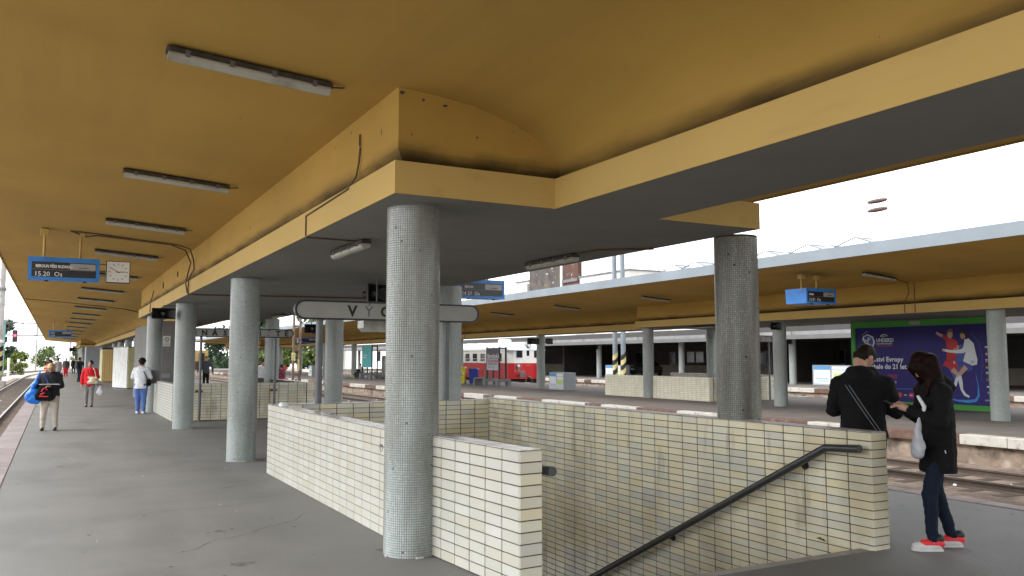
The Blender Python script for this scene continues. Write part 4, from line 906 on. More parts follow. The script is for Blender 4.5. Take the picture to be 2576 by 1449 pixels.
btext('Praha | Olomouc | Uherské Hradiště', .105, .2, .80, M_pw, sx=.98); btext('uefa.com/under21  euro2015.cz', .1, .2, .68, M_pw, sx=.88)
for i, m_ in enumerate((M_py, M_pw, M_pw, M_pr, M_black, M_pr, M_pw, M_pw)):
    u = 1.18+i*.222; fp('sponsor_pill', [(u-.09,.36),(u-.07,.33),(u+.07,.33),(u+.09,.36),(u+.09,.45),(u+.07,.48),(u-.07,.48),(u-.09,.45)], m_, 1)
    if i == 3: band([(u-.05,.35),(u-.03,.46),(u,.37),(u+.03,.46),(u+.05,.35)], .018, M_py, 2, 'sponsor_mark')
    elif m_ is M_pw: band([(u-.05,.405),(u+.05,.405)], .03, M_pb, 2, 'sponsor_mark')
    else: band([(u-.05,.405),(u+.05,.405)], .025, M_pw, 2, 'sponsor_mark')
FL = [(M_pw,M_pr),(M_pr,M_pw),(M_pw,M_pr),(M_black,M_py),(M_pw,M_green),(M_green,M_pr),(M_pb,M_pw),(M_pb,M_py)]
for i, (a, b_) in enumerate(FL):
    v = 1.98-i*.2; fp('flag', [(4.93,v+.05),(5.06,v+.04),(5.05,v-.04),(4.94,v-.04)], a, 1)
    if i in (1,2,7): band([(4.94,v),(5.05,v)], .022, b_, 2, 'flag_stripe'); band([(4.99,v+.045),(4.99,v-.04)], .022, b_, 2, 'flag_stripe')
    else: fp('flag_stripe', [(4.94,v+.01),(5.06,v),(5.05,v-.04),(4.94,v-.04)], b_, 2)
btext('UEFA', .07, 4.86, .32, M_pw); btext('.com', .06, 5.05, .32, M_pglow)
arc = [(2.45,1.2),(2.5,1.02),(2.7,.8),(3.0,.58),(3.5,.4),(3.95,.3),(4.3,.285),(4.56,.33),(4.66,.48),(4.66,.8),(4.6,1.15)]
band(arc, [.02,.07,.1,.06,.04,.05,.09,.09,.07,.03,.01], M_pc, 1); band([(4.5,2.5),(4.75,2.1),(4.85,1.6),(4.75,.9)], .012, M_pglow, 1); band([(1.4,.6),(2.4,.62),(3.2,.45)], .012, M_pc, 1)
fp('glow', [(3.7,2.0),(4.2,2.1),(4.4,1.6),(4.2,1.2),(3.9,.9),(3.7,1.3)], M_pglow, 1)
# player in red
limb([(3.30,2.50),(3.42,2.42),(3.55,2.37)], [.07,.09,.1], M_psk, 2); limb([(3.52,2.38),(3.68,2.3)], [.12,.16], M_pr, 3)
fp('player_print', [(3.62,2.35),(3.74,2.3),(3.9,2.28),(4.03,2.18),(4.08,2.02),(4.02,1.98),(3.96,1.72),(3.94,1.6),(3.62,1.55),(3.66,1.9)], M_pr, 3)
fp('player_print', [(3.6,1.58),(3.96,1.62),(4.02,1.3),(3.84,1.2),(3.72,1.32),(3.52,1.42),(3.42,1.32)], M_pr, 3)
fp('player_print', disc(3.79,2.42,.095,16,.13), M_psk, 4); fp('player_print', [(3.68,2.42),(3.7,2.55),(3.8,2.62),(3.9,2.58),(3.91,2.46),(3.84,2.5),(3.74,2.5)], M_phr, 5)
limb([(4.05,2.05),(4.03,1.93),(3.9,1.95)], [.1,.08,.07], M_psk, 4); limb([(3.82,1.3),(3.98,1.15),(4.0,1.05)], [.16,.13,.1], M_psk, 4); limb([(4.0,1.07),(3.9,.8),(3.85,.72)], [.11,.1,.07], M_pw, 4); btext('9', .15, 3.86, 1.46, M_pw, 4)
# player in white
limb([(3.55,1.92),(3.75,1.88),(4.0,1.86),(4.2,1.88),(4.35,2.0)], [.08,.08,.1,.14,.2], M_pw, 5)
fp('player_print', [(4.28,2.25),(4.42,2.28),(4.58,2.12),(4.62,1.9),(4.68,1.62),(4.66,1.45),(4.5,1.42),(4.2,1.55),(4.3,1.85),(4.24,2.05)], M_pw, 4)
fp('player_print', [(4.22,1.56),(4.5,1.42),(4.52,1.3),(4.36,1.22),(4.2,1.38),(4.02,1.42),(4.08,1.55)], M_pb, 4)
fp('player_print', disc(4.23,2.38,.09,16,.12), M_psk, 5); fp('player_print', [(4.1,2.4),(4.14,2.52),(4.26,2.56),(4.38,2.5),(4.39,2.32),(4.32,2.3),(4.3,2.42),(4.2,2.46)], M_phd, 6)
limb([(4.3,1.38),(4.12,1.2),(4.06,1.1)], [.17,.14,.11], M_psk, 5); limb([(4.06,1.12),(4.1,.85),(4.12,.65)], [.13,.13,.08], M_pw, 5); limb([(4.12,.66),(4.22,.5),(4.36,.43)], [.08,.09,.06], M_pw, 5)
fp('player_print', disc(3.55,1.92,.05), M_psk, 6); btext('20', .12, 4.45, 1.5, M_pb, 5)

# ------------------------------------------------------------------ platform furniture, middle platform
M_grybox = mat('box_grey', (.33, .36, .38), .6, .08, 2); M_bl2 = mat('paper_blue', (.1, .35, .7), .6, 0); M_gr2 = mat('paper_green', (.5, .62, .2), .6, 0); M_pap = mat('paper_white', (.72, .76, .78), .6, .03, 5)
def infobox(label, x, y0, y1, dx, h, z=0):
    t = thing('timetable_box', label, 'timetable box', (x+dx/2, (y0+y1)/2, z), 'low timetable boxes')
    q = MB(); q.bbox(x, x+dx, y0, y1, z, z+h, .02); q.build('body', M_grybox, t)
    L = y1-y0
    for j in range(2):
        ya = y0+.04*L+j*.48*L; yb = ya+.43*L
        q = MB(); q.box(x-.012, x-.001, ya, yb, z+.08*h, z+.76*h); s_ = q.build('sheet', M_pap, t)
        q = MB(); q.box(x-.014, x-.001, ya, yb, z+.78*h, z+.95*h); q.build('header', M_bl2 if j else M_pap, t)
        q = MB(); q.box(x-.018, x-.013, ya+.03*L, yb-.04*L, z+.3*h, z+.6*h if j == 0 else z+.34*h); q.build('print', M_gr2 if j == 0 else M_bl2, s_)
        for r in range(5):
            q = MB(); q.box(x-.017, x-.0125, ya+.03*L, yb-.06*L, z+(.14+.03*r)*h, z+(.15+.03*r)*h); q.build('print_line', M_block, s_)
    return t
infobox('grey timetable box beside the column at the railcar front', 23.35, 37.4, 38.9, .75, .92)
infobox('timetable box between the first slim hall column and the striped poles', 42.3, 58.6, 60.9, .9, 1.1)
infobox('timetable box in front of the station hall just left of the man in black', 42.2, 35.0, 37.9, .9, 1.25)
infobox('small white timetable box at the far column left of the dark pipe', 21.2, 78.6, 79.8, .9, 1.0)
def bin_(label, m, x, y, h=1.08):
    t = thing('wheeled_bin', label, 'waste bin', (x, y, 0), 'wheeled bins')
    q = MB(); a, b_ = .24, .29; q.add([(-a,-a,.06),(a,-a,.06),(a,a,.06),(-a,a,.06),(-b_,-b_,h-.1),(b_,-b_,h-.1),(b_,b_,h-.1),(-b_,b_,h-.1)], [(0,3,2,1),(4,5,6,7),(0,1,5,4),(1,2,6,5),(2,3,7,6),(3,0,4,7)]); q.build('body', m, t, False)
    q = MB(); q.bbox(-.32,.32,-.33,.33,h-.1,h-.03,.03); q.bbox(-.27,.27,-.28,.28,h-.03,h,.03); q.build('lid', m, t, False)
    for s_ in (-1,1):
        q = MB(); q.tube([(s_*.22-.03,.25,.09),(s_*.22+.03,.25,.09)], .09, 12); q.build('wheel', M_blackp, t, False)
    return t
M_bny = mat('bin_yellow', (.62, .52, .02), .4, .05, 2); M_bnb = mat('bin_blue', (.015, .04, .3), .4, .05, 2)
t = bin_('yellow wheeled bin behind the exit sign post', M_bny, 23.2, 49.7, 1.12); t.rotation_euler[2] = R(-35)
for (u, v, m_, w, h) in ((-.2,.68,M_pw,.05,.12),(.2,.68,M_pw,.05,.12),(0,.6,M_green,.11,.08),(0,.48,M_pw,.07,.05)):
    q = MB(); q.box(u-w, u+w, -.285-.02, -.262, v-h/2, v+h/2); q.build('sticker', m_, t, False)
t = bin_('blue wheeled bin right of the yellow one', M_bnb, 23.95, 49.4, 1.02); t.rotation_euler[2] = R(-35)
def adstand(label, x, y0, y1, ptex, m, seat=True, h=2.35):
    t = thing('advertising_bench', label, 'bench', (x, (y0+y1)/2, 0), 'benches with advertisement frames'); 
    for y in (y0, y1):
        for dx in (-.12, .32):
            q = MB(); q.box(x+dx-.04, x+dx+.04, y-.05, y+.05, .3, h); q.build('post', M_black, t)
        q = MB(); q.box(x-.08, x+.28, y-.03, y+.03, h-.12, h-.04); q.build('cross_bar', M_black, t)
        q = MB(); q.bbox(x-.35, x+.6, y-.16, y+.16, .25, .42, .03); q.box(x-.35, x-.12, y-.14, y+.14, 0, .25); q.box(x+.37, x+.6, y-.14, y+.14, 0, .25); q.build('concrete_foot', M_block, t)
    q = MB(); q.box(x-.17, x-.13, y0+.06, y1-.06, .95, h-.05); q.build('poster', m, t)
    for s_, sz, u, v, mm in ptex:
        text('lettering', s_, sz, (x-.176, y1-.08-u*(y1-y0), v), (0,-1,0), mm, t, sx=(y1-y0)/1.35, bold=.004)
    if seat:
        q = MB()
        for k in range(4): q.box(x-.3+.2*k, x-.14+.2*k, y1+.16, y1+1.5, .4, .45)
        q.build('seat', M_block, t)
        q = MB(); q.bbox(x-.3, x+.5, y1+1.4, y1+1.6, 0, .4, .03); q.build('concrete_foot', M_block, t)
        q = MB()
        for k in range(5): y = y1+.25+k*.28; q.tube([(x+.3,y,.45),(x+.42,y-.05,.95)], .012, 5); q.tube([(x+.3,y+.2,.45),(x+.42,y+.15,.95)], .012, 5)
        q.build('back_rods', M_metal, t)
    return t
adstand('black framed bench with the white and grey Benátská poster in front of the railcar', 23.7, 45.1, 46.75,
        [('Benátská', .36, .04, 1.70, M_pw), ('VILLAGE PEOPLE', .19, .04, 1.42, M_pr), ('Olympic  Support  Lesbiens', .085, .1, 1.3, M_letk), ('festival 2015 hudba vstupenky', .06, .1, 1.12, M_block)], mat('poster_grey', (.42,.44,.5), .5, .1, 2))
q = MB(); q.box(23.527, 23.5295, 45.18, 46.67, 1.66, 2.28); o = tag(q.build('poster_top', mat('poster_charcoal', (.08,.08,.1), .5, .1, 2)), None); attach(o, [x for x in bpy.data.objects if x.name.startswith('advertising_bench')][0])
adstand('black framed bench with a plain turquoise poster and a seated traveller', 22.6, 65.2, 67.6, [('otevřeno', .14, .1, 1.9, M_pw), ('každý den', .12, .1, 1.7, M_pw)], mat('poster_teal', (.04,.42,.42), .5, .05, 2), h=2.75)
adstand('small dark empty advertising frame far down the middle platform', 19.5, 100, 102, [], M_glass, h=2.7)
t = thing('advertising_pillar', 'red and white poster stand left of the grey column by the seated traveller', 'poster stand', (22.3, 72.6, 0))
q = MB(); q.bbox(21.3,22.3,72.3,72.7,.45,3.0,.05); q.build('frame', M_black, t); q = MB(); q.box(21.36,22.24,72.27,72.298,.6,2.9); q.build('poster', mat('poster_redwhite', (.5,.12,.14), .5, .1, 2, dirt=((.7,.68,.66), .5, .52, 2.5, .9)), t); q = MB(); q.box(21.6,22.0,72.35,72.65,0,.45); q.build('foot', M_block, t)
t = thing('planter', 'round shallow concrete planter on the middle platform', 'planter', (24.6, 67.6, 0))
q = MB(); q.tube([(24.6,67.6,0),(24.6,67.6,.1),(24.6,67.6,.5),(24.6,67.6,.5)], [.8,1.0,1.25,1.1], 24); q.build('bowl', M_conc, t); q = MB(); q.bbox(24.35,24.75,67.8,68.2,.45,1.9,.05); q.build('concrete_post', M_conc, t)
t = thing('trolley_case', 'black upright suitcase standing alone on the middle platform', 'suitcase', (22.75, 57.3, 0)); q = MB(); q.bbox(22.5,23.0,57.1,57.5,.05,1.0,.06); q.build('shell', M_blackp, t); q = MB(); q.tube([(22.6,57.45,1.0),(22.6,57.45,1.3),(22.9,57.45,1.3),(22.9,57.45,1.0)], .015, 6); q.build('handle', M_metal, t)
# cars
def car(label, m, loc, rz):
    t = thing('parked_car', label, 'car', loc, 'cars parked by the station', rz)
    side = [(-2.1,.35),(-2.15,.75),(-1.95,.92),(-1.3,.98),(-.75,1.4),(.6,1.43),(1.3,1.0),(2.0,.9),(2.15,.7),(2.1,.35)]
    q = MB(); n = len(side); vs = []
    for w_, y in ((.9,-.84),(1,-.6),(1,.6),(.9,.84)):
        for x, z in side: vs.append((x, y if z < 1.1 else y*.8, z))
    q.add(vs, [(j*n+i,j*n+(i+1)%n,(j+1)*n+(i+1)%n,(j+1)*n+i) for j in range(3) for i in range(n)] + [tuple(range(n)), tuple(reversed(range(3*n,4*n)))]); q.build('body', m, t, False)
    for s_ in (-1,1):
        q = MB(); q.add([(-1.15,s_*.80,1.0),(-.7,s_*.70,1.36),(.55,s_*.70,1.38),(1.1,s_*.80,1.02)], [(0,1,2,3)]); q.build('window', M_glass, t, False)
        for x in (-1.35, 1.35):
            q = MB(); q.tube([(x,s_*.70,.32),(x,s_*.87,.32)], .32, 18); q.build('wheel', M_blackp, t, False)
        q = MB(); q.bbox(-2.17,-2.0,s_*.62-.16,s_*.62+.16,.66,.82,.02); q.build('headlight', M_zinc, t, False)
    q = MB(); q.add([(-1.32,-.7,1.0),(-1.32,.7,1.0),(-.8,.6,1.4),(-.8,-.6,1.4)], [(0,1,2,3)]); q.build('windscreen', M_glass, t, False)
    return t
car('dark car parked inside the station hall right of the railcar', mat('car_black', (.02,.022,.025), .25, .1, 1), (46.5, 60.5, 0), R(35))
car('dark blue car parked behind the turquoise poster bench', mat('car_navy', (.03,.05,.1), .25, .1, 1), (48, 107, 0), R(60))
car('red car parked beyond the middle platform, left of the lattice mast', mat('car_red', (.4,.02,.03), .25, .1, 1), (27.9, 126, -.3), R(20))
car('grey car at the far left between the sign posts', mat('car_grey', (.12,.13,.14), .25, .1, 1), (30, 162, -.6), R(90))

# pigeon, litter
t = thing('pigeon', 'grey pigeon walking on the platform near the white shed', 'pigeon', (2.2, 55, 0))
q = MB(); q.tube([(2.05,55,.14),(2.12,55,.15),(2.25,55,.15),(2.35,55,.13),(2.5,55,.10)], [.015,.07,.075,.045,.01], 10); q.build('body', M_block, t); q = MB(); q.tube([(2.1,55,.16),(2.05,55,.25),(2.03,55,.27),(1.97,55,.265)], [.04,.028,.032,.004], 8); q.build('head', M_block, t)
for s_ in (-.02,.02):
    q = MB(); q.tube([(2.22,55+s_,.08),(2.22,55+s_,0)], .006, 5); q.build('leg', M_pr, t)
lit = MB()
random.seed(11)
for k in range(70):
    x, y = (random.uniform(9.6, 17), random.uniform(6, 50)) if k % 3 else (random.uniform(-3.5,-1), random.uniform(12, 60)); r = random.uniform(.02,.07); lit.add([(x-r,y-r*.6,-.6),(x+r,y-r*.4,-.59),(x+r*.7,y+r,-.57),(x-r,y+r*.5,-.6)], [(0,1,2,3)])
o = lit.build('litter', M_pap); o['kind'] = 'stuff'; o['label'] = 'scraps of pale litter lying on the ballast'
lit = MB()
for k in range(22):
    x, y = random.uniform(-.3, 2.6), random.uniform(5, 30); r = random.uniform(.004,.010); lit.add([(x-r,y-r*.6,.003),(x+r,y-r*.4,.004),(x+r*.7,y+r,.008),(x-r,y+r*.5,.003)], [(0,1,2,3)])
gum = MB()
for k in range(90):
    x, y = (random.uniform(-.4, 2.6), random.uniform(4, 26)) if k % 3 else (random.uniform(6.7, 9.1), random.uniform(3, 14)); rr = random.uniform(.008, .022); gum.add([(x+rr*math.cos(a*1.05), y+rr*random.uniform(.7,1)*math.sin(a*1.05), .0035) for a in range(6)], [tuple(range(6))])
o = gum.build('gum_spots', M_crack); o['kind'] = 'stuff'; o['label'] = 'small dark trodden gum spots on the near asphalt'
o = lit.build('crumbs', M_pap); o['kind'] = 'stuff'; o['label'] = 'tiny pale crumbs scattered on the near asphalt'
q = MB(); q.bbox(2.74,2.85,11.7,11.85,.982,1.03,.02); tag(q.build('crumpled_tissue', M_pap), 'crumpled white tissue on the far left corner of the long white parapet', 'litter')
q = MB()
for k in range(10):
    a = random.uniform(0,6.28); r = random.uniform(.01,.03); c_ = Vector((6.17+random.uniform(-.04,.01), 5.45+random.uniform(-.07,.07), .0)); q.add([c_, c_+Vector((-.02,.02*math.cos(a),r)), c_+Vector((-.03,.04*math.cos(a),r*.8)), c_+Vector((-.01,.02*math.sin(a),.0))], [(0,1,2,3)])
o = tag(q.build('moss_tuft', mat('moss', (.12,.14,.03), .9, .2, 20)), 'small tuft of moss at the foot of the stained right parapet', 'moss'); 
# graffiti scribble
q = MB(); pts = [(2.7185, 7.62-.03*math.cos(k*.9)-.006*k, .80+.035*math.sin(k*.9)) for k in range(11)]; q.tube(pts, .0025, 4); tag(q.build('scribble', M_letk), 'small black scribble on the long white parapet just left of the foreground column', 'graffiti')

# ------------------------------------------------------------------ trees
def leafmat(n, c): return mat(n, c, .8, .3, .6, rnd=[tuple(v*.55 for v in c), c, tuple(v*1.6 for v in c)])
M_lf = [leafmat('leaves_dark', (.035,.06,.03)), leafmat('leaves_green', (.08,.12,.025)), leafmat('leaves_fresh', (.13,.17,.03))]
M_trunk = mat('bark', (.07,.055,.04), .95, .3, 6)
def tree(label, x, y, h, w, mi, n=2600, ls=.22, low=.25, cat='tree', zb=-.6):
    t = thing('tree' if cat == 'tree' else 'bush', label, cat, (x, y, zb), 'trees beyond the platforms')
    q = MB(); q.tube([(x,y,zb),(x+.1,y,zb+h*.4),(x,y,zb+h*.8)], [h*.03,h*.02,h*.008], 8)
    cl = []
    for k in range(16):
        a = random.uniform(0,6.28); zz = random.uniform(low, .92); rr = w*math.sin(math.pi*min(1,max(.12,(zz-low)/(1-low)*.85+.12)))**.7*random.uniform(.35,1)
        c_ = Vector((x+rr*math.cos(a), y+rr*math.sin(a), zb+h*zz)); cl.append((c_, w*random.uniform(.28,.5)))
        q.tube([(x,y,zb+h*(zz*.6)),tuple(c_)], [h*.01,h*.003], 5)
    q.build('trunk', M_trunk, t)
    q = MB()
    for k in range(n):
        c_, r = random.choice(cl); d = Vector((random.gauss(0,1),random.gauss(0,1),random.gauss(0,.8))); d = d.normalized()*r*random.random()**.4
        p_ = c_+d; a = Vector((random.gauss(0,1),random.gauss(0,1),random.gauss(0,1))).normalized(); b_ = a.orthogonal().normalized(); c2 = a.cross(b_); s_ = ls*random.uniform(.6,1.4)
        q.add([p_+b_*s_, p_+c2*s_*.6, p_-b_*s_, p_-c2*s_*.6], [(0,1,2,3)])
    q.build('crown', M_lf[mi], t, fixn=False); return t
tree('large dark conifer at the left edge behind the striped mast', -8.3, 162, 9.2, 2.6, 0, 5200, .24, .12)
tree('bright green bush under the dark tree at the left edge', -7.0, 140, 2.6, 1.5, 2, 2200, .16, .05, 'bush')
tree('bright bush between the teal gantry leg and the white post', -4.6, 142, 3.1, 1.4, 2, 2200, .16, .05, 'bush')
tree('rounded pale green tree beyond the curve of the left tracks', -1.4, 212, 5.0, 2.9, 1, 1500, .24, .15)
tree('bright tree behind the small red signal', 4.6, 190, 5.2, 1.6, 2, 1600, .22, .05)
tree('dark tree on the skyline above the left end of the middle roof', 44, 200, 13, 7, 0, 5000, .5, .1)
tree('green tree on the skyline right of the darker one', 54, 195, 12, 7, 1, 5000, .5, .1)
tree('green tree behind the yellow kiosk of the middle platform', 30, 175, 8, 5, 0, 3500, .4, .03)
tree('light green tree behind the distant middle platform columns', 37, 172, 7, 5, 1, 3500, .4, .03)

# ------------------------------------------------------------------ people
def capsule(bm, p0, p1, r0, r1, f=(1,1), n=14):
    p0, p1 = Vector(p0), Vector(p1); d = p1-p0; L = d.length
    d = d/L if L > 1e-6 else Vector((0,0,1)); a = d.orthogonal().normalized(); b = d.cross(a); rings = []
    def ring(c, r):
        return [bm.verts.new(c + Vector(((a*math.cos(t)+b*math.sin(t)).x*f[0], (a*math.cos(t)+b*math.sin(t)).y*f[1], (a*math.cos(t)+b*math.sin(t)).z))*r) for t in (2*math.pi*k/n for k in range(n))]
    for k in (1, 2, 3): t = k*math.pi/6; rings.append(ring(p0-d*r0*math.cos(t)*min(f[0],f[1],1), r0*math.sin(t)))
    for k in (3, 2, 1): t = k*math.pi/6; rings.append(ring(p1+d*r1*math.cos(t)*min(f[0],f[1],1), r1*math.sin(t)))
    for q0, q1 in zip(rings, rings[1:]):
        for k in range(n): bm.faces.new((q0[k], q0[(k+1)%n], q1[(k+1)%n], q1[k]))
    bm.faces.new(list(reversed(rings[0]))); bm.faces.new(rings[-1])
def ellipsoid(bm, c, r, rot=(0,0,0)):
    m = Matrix.Translation(c) @ Matrix.Rotation(rot[2],4,'Z') @ Matrix.Rotation(rot[1],4,'Y') @ Matrix.Rotation(rot[0],4,'X') @ Matrix.Diagonal((*r, 1))
    bmesh.ops.create_uvsphere(bm, u_segments=16, v_segments=10, radius=1, matrix=m)
def blob(name, prims, voxel, m, parent, wr=0, ws=14, sm=3, cut=None):
    bm = bmesh.new()
    for p_ in prims:
        if p_[0] == 'c': capsule(bm, *p_[1:])
        else: ellipsoid(bm, *p_[1:])
    bmesh.ops.recalc_face_normals(bm, faces=bm.faces)
    me = bpy.data.meshes.new('tmp'); bm.to_mesh(me); bm.free(); ob = bpy.data.objects.new('tmp', me)
    md = ob.modifiers.new('r', 'REMESH'); md.mode = 'VOXEL'; md.voxel_size = voxel; md.use_smooth_shade = True
    ms = ob.modifiers.new('s', 'SMOOTH'); ms.iterations = sm; ms.factor = .5
    me2 = ev_mesh(ob); bpy.data.objects.remove(ob); bpy.data.meshes.remove(me)
    me2.materials.clear(); me2.materials.append(m); me2.name = name
    if wr:
        for v in me2.vertices:
            q_ = noise.noise(v.co*ws + Vector((3.1,7,1))) + .5*noise.noise(Vector((v.co.x*ws*2, v.co.y*ws*2, v.co.z*ws*3.5)))
            v.co += v.normal*q_*wr
    if cut is not None:
        bm = bmesh.new(); bm.from_mesh(me2); bmesh.ops.bisect_plane(bm, geom=bm.verts[:]+bm.edges[:]+bm.faces[:], plane_co=(0,0,cut), plane_no=(0,0,-1), clear_outer=True); bm.to_mesh(me2); bm.free()
    for pl in me2.polygons: pl.use_smooth = True
    o = bpy.data.objects.new(name, me2); COL.objects.link(o); o.parent = parent; return o
def cloth(n, c, r=.85): return mat('cloth_' + n, c, r, .12, 9, bump=.25, bs=120, spec=.2)
def person(label, loc, rz, h, top, bottom, shoe, hairm, hair='short', J=None, vox=.02, hem=.47, slim=1.0, skirt=0, sleeve=True, hood=False, legw=1.0, fine=False):
    t = thing('person', label, 'person', loc, 'people on the platforms', rz)
    P = dict(head=(0,.012,.93), neck=(0,0,.85), chest=(0,0,.75), waist=(0,.005,.63), pelvis=(0,0,.53),
             shL=(-.108,0,.81), elL=(-.14,-.015,.645), wrL=(-.135,.03,.50), shR=(.108,0,.81), elR=(.14,-.015,.645), wrR=(.135,.03,.50),
             hipL=(-.05,0,.52), knL=(-.055,.012,.285), anL=(-.06,-.01,.05), hipR=(.05,0,.52), knR=(.055,.012,.285), anR=(.06,-.01,.05), nod=0, turn=0)
    P.update(J or {})
    V = {k: (Vector(v)*h if hasattr(v, '__len__') else v) for k, v in P.items()}
    nod, turn = P['nod'], P['turn']
    hr = Matrix.Rotation(turn, 3, 'Z') @ Matrix.Rotation(-nod, 3, 'X')
    HC = V['head']; rot = (-nod, 0, turn)
    def H(x, y, z): return HC + hr @ (Vector((x,y,z))*h)
    s = slim; b = []
    b += [('e', HC, (.044*h,.054*h,.066*h), rot), ('e', H(0,.018,-.035), (.03*h,.034*h,.034*h), rot), ('c', H(0,.05,.005), H(0,.062,-.012), .006*h, .009*h), ('e', H(.045,-.004,-.004), (.006*h,.013*h,.018*h), rot), ('e', H(-.045,-.004,-.004), (.006*h,.013*h,.018*h), rot),
          ('c', H(0,.052,-.034), H(0,.053,-.035), .008*h, .008*h)]
    b += [('c', H(0,-.012,-.045), V['neck']-Vector((0,0,.03*h)), .032*h, .036*h), ('c', V['chest'], V['waist'], .07*h, .06*h, (1.1,.72)), ('c', V['waist'], V['pelvis'], .06*h, .066*h, (1.15,.75)),
          ('c', V['shL'], V['shR'], .028*h, .028*h), ('c', V['neck']-Vector((0,0,.03*h)), V['chest'], .04*h, .07*h, (1.1,.75))]
    hands = []
    for S_ in 'LR':
        b += [('c', V['sh'+S_], V['el'+S_], .026*h, .021*h), ('c', V['el'+S_], V['wr'+S_], .021*h, .016*h)]
        b += [('c', V['hip'+S_], V['kn'+S_], .036*h, .024*h), ('c', V['kn'+S_], V['an'+S_], .025*h, .016*h), ('c', V['an'+S_]-Vector((0,0,.02*h)), V['an'+S_]+Vector((0,.09*h,-.03*h)), .02*h, .016*h)]
        d = (V['wr'+S_]-V['el'+S_]).normalized(); side = d.cross(Vector((0,0,1))); side = side.normalized() if side.length > .3 else Vector((0,1,0)); up = side.cross(d)
        w = V['wr'+S_]; palm = w + d*.045*h; hands += [('c', w, palm, .016*h, .021*h)]
        sg = 1 if S_ == 'L' else -1
        if True:
            for k, (off, ln) in enumerate(((-.017,.034),(-.006,.042),(.006,.040),(.017,.032))):
                k0 = palm + side*off*h + d*.01*h; k1 = k0 + d*ln*.55*h - up*.006*h; k2 = k1 + d*ln*.3*h - up*ln*.45*h
                hands += [('c', k0, k1, .0068*h, .006*h), ('c', k1, k2, .006*h, .005*h)]
            th0 = w + d*.02*h + side*sg*.014*h; hands += [('c', th0, th0+d*.03*h+side*sg*.015*h, .008*h, .0065*h)]
    body = blob('body', b, vox, M_skin, t)
    for i, S_ in enumerate('LR'):
        hd = blob('hand', hands[i*10:(i+1)*10], max(.0045, vox*.38) if fine else vox*.6, M_skin, t, sm=1)
    if True:
        for sx in (-1, 1):
            q = MB(); bmx = bmesh.new(); ellipsoid(bmx, H(sx*.018,.048,.004), (.007*h,.004*h,.004*h), rot); me = bpy.data.meshes.new('eye'); bmx.to_mesh(me); bmx.free(); me.materials.append(M_letk); o = bpy.data.objects.new('eye', me); COL.objects.link(o); o.parent = t
    # trousers
    k = .012*h
    tw = .8 if hem < .45 else 1
    pr = [('c', V['waist']-Vector((0,0,.04*h)), V['pelvis'], (.07*h*s+k*.6)*tw, (.083*h*s+k*.4)*tw, (1.15,.85))]
    for S_ in 'LR':
        pr += [('c', V['hip'+S_], V['kn'+S_], (.053*h*s*legw+k*.5)*(.9 if hem < .45 else 1), .036*h*legw+k*.5), ('c', V['kn'+S_], V['an'+S_]-Vector((0,0,.008*h)), .036*h*legw+k*.5, .024*h*legw+k*.4)]
    blob('trousers', pr, vox, bottom, t, wr=.006*h, ws=16)
    # jacket
    hemv = Vector((V['pelvis'].x, V['pelvis'].y, hem*h)); k = .014*h
    pr = [('c', V['chest']+Vector((0,0,.03*h)), V['waist'], .088*h*s+k, .078*h*s+k, (1.12,.78)), ('c', V['waist'], hemv+Vector((0,0,.02*h)), .078*h*s+k, .088*h*s+k+skirt*h, (1.08,.86)),
          ('c', V['shL']-Vector((0,0,.01*h)), V['shR']-Vector((0,0,.01*h)), .044*h+k*.4, .044*h+k*.4), ('c', V['neck']-Vector((0,0,.035*h)), V['chest'], .048*h+k*.3, .085*h*s+k, (1.15,.8)), ('c', V['neck']-Vector((0,0,.03*h)), V['neck']-Vector((0,0,.01*h)), .042*h, .04*h)]
    for S_ in 'LR':
        pr += [('c', V['sh'+S_]-Vector((0,0,.008*h)), V['el'+S_], .038*h+k*.5, .032*h+k*.5)]
        if sleeve: pr += [('c', V['el'+S_], V['wr'+S_], .032*h+k*.5, .023*h+k*.4)]
    if hood: pr += [('e', V['neck']+Vector((0,-.055*h,-.02*h)), (.07*h,.045*h,.05*h)), ('c', V['neck']+Vector((-.05*h,-.01*h,-.005*h)), V['neck']+Vector((.05*h,-.01*h,-.005*h)), .033*h, .033*h), ('c', V['neck']+Vector((0,-.075*h,-.03*h)), V['neck']+Vector((0,-.07*h,-.085*h)), .045*h, .025*h, (1.3,.8))]
    can = min(V['wrL'].z, V['wrR'].z) > hem*h + .03*h
    if can: pr.append(('c', hemv, hemv-Vector((0,0,.06*h)), .086*h*s+k+skirt*h, .088*h*s+k+skirt*h, (1.08,.86)))
    blob('jacket', pr, vox, top, t, wr=.007*h, ws=11, cut=hem*h if can else None)
    for S_ in 'LR':
        a = V['an'+S_]; f = Vector((0,1,0)) if ('f'+S_) not in P else Vector(P['f'+S_]).normalized()
        g0 = Vector((a.x, a.y, .026*h)) if a.z < .09*h else a-Vector((0,0,.02*h))
        blob('shoe', [('c', g0-f*.02*h, g0+f*.085*h-Vector((0,0,.006*h)), .027*h, .021*h), ('c', a-Vector((0,0,.01*h)), g0+f*.03*h, .026*h, .022*h)], max(.006, vox*.6), shoe, t)
    # hair
    hp = []
    if hair in ('short', 'curly', 'bob', 'long'):
        hp = [('e', H(0,-.012,.018), (.049*h,.056*h,.058*h), rot), ('e', H(0,-.025,-.008), (.046*h,.04*h,.05*h), rot)]
        if hair == 'short': hp.append(('e', H(0,.022,.044), (.036*h,.026*h,.022*h), rot))
    if hair == 'curly':
        random.seed(5)
        for _ in range(26): 
            a = random.uniform(0, 6.28); e_ = random.uniform(-.3, 1.4); hp.append(('e', H(.052*math.cos(a)*math.cos(e_), -.018+.052*math.sin(a)*math.cos(e_)*(.75 if math.sin(a) > 0 else 1), .02+.055*math.sin(e_)), (.02*h,)*3))
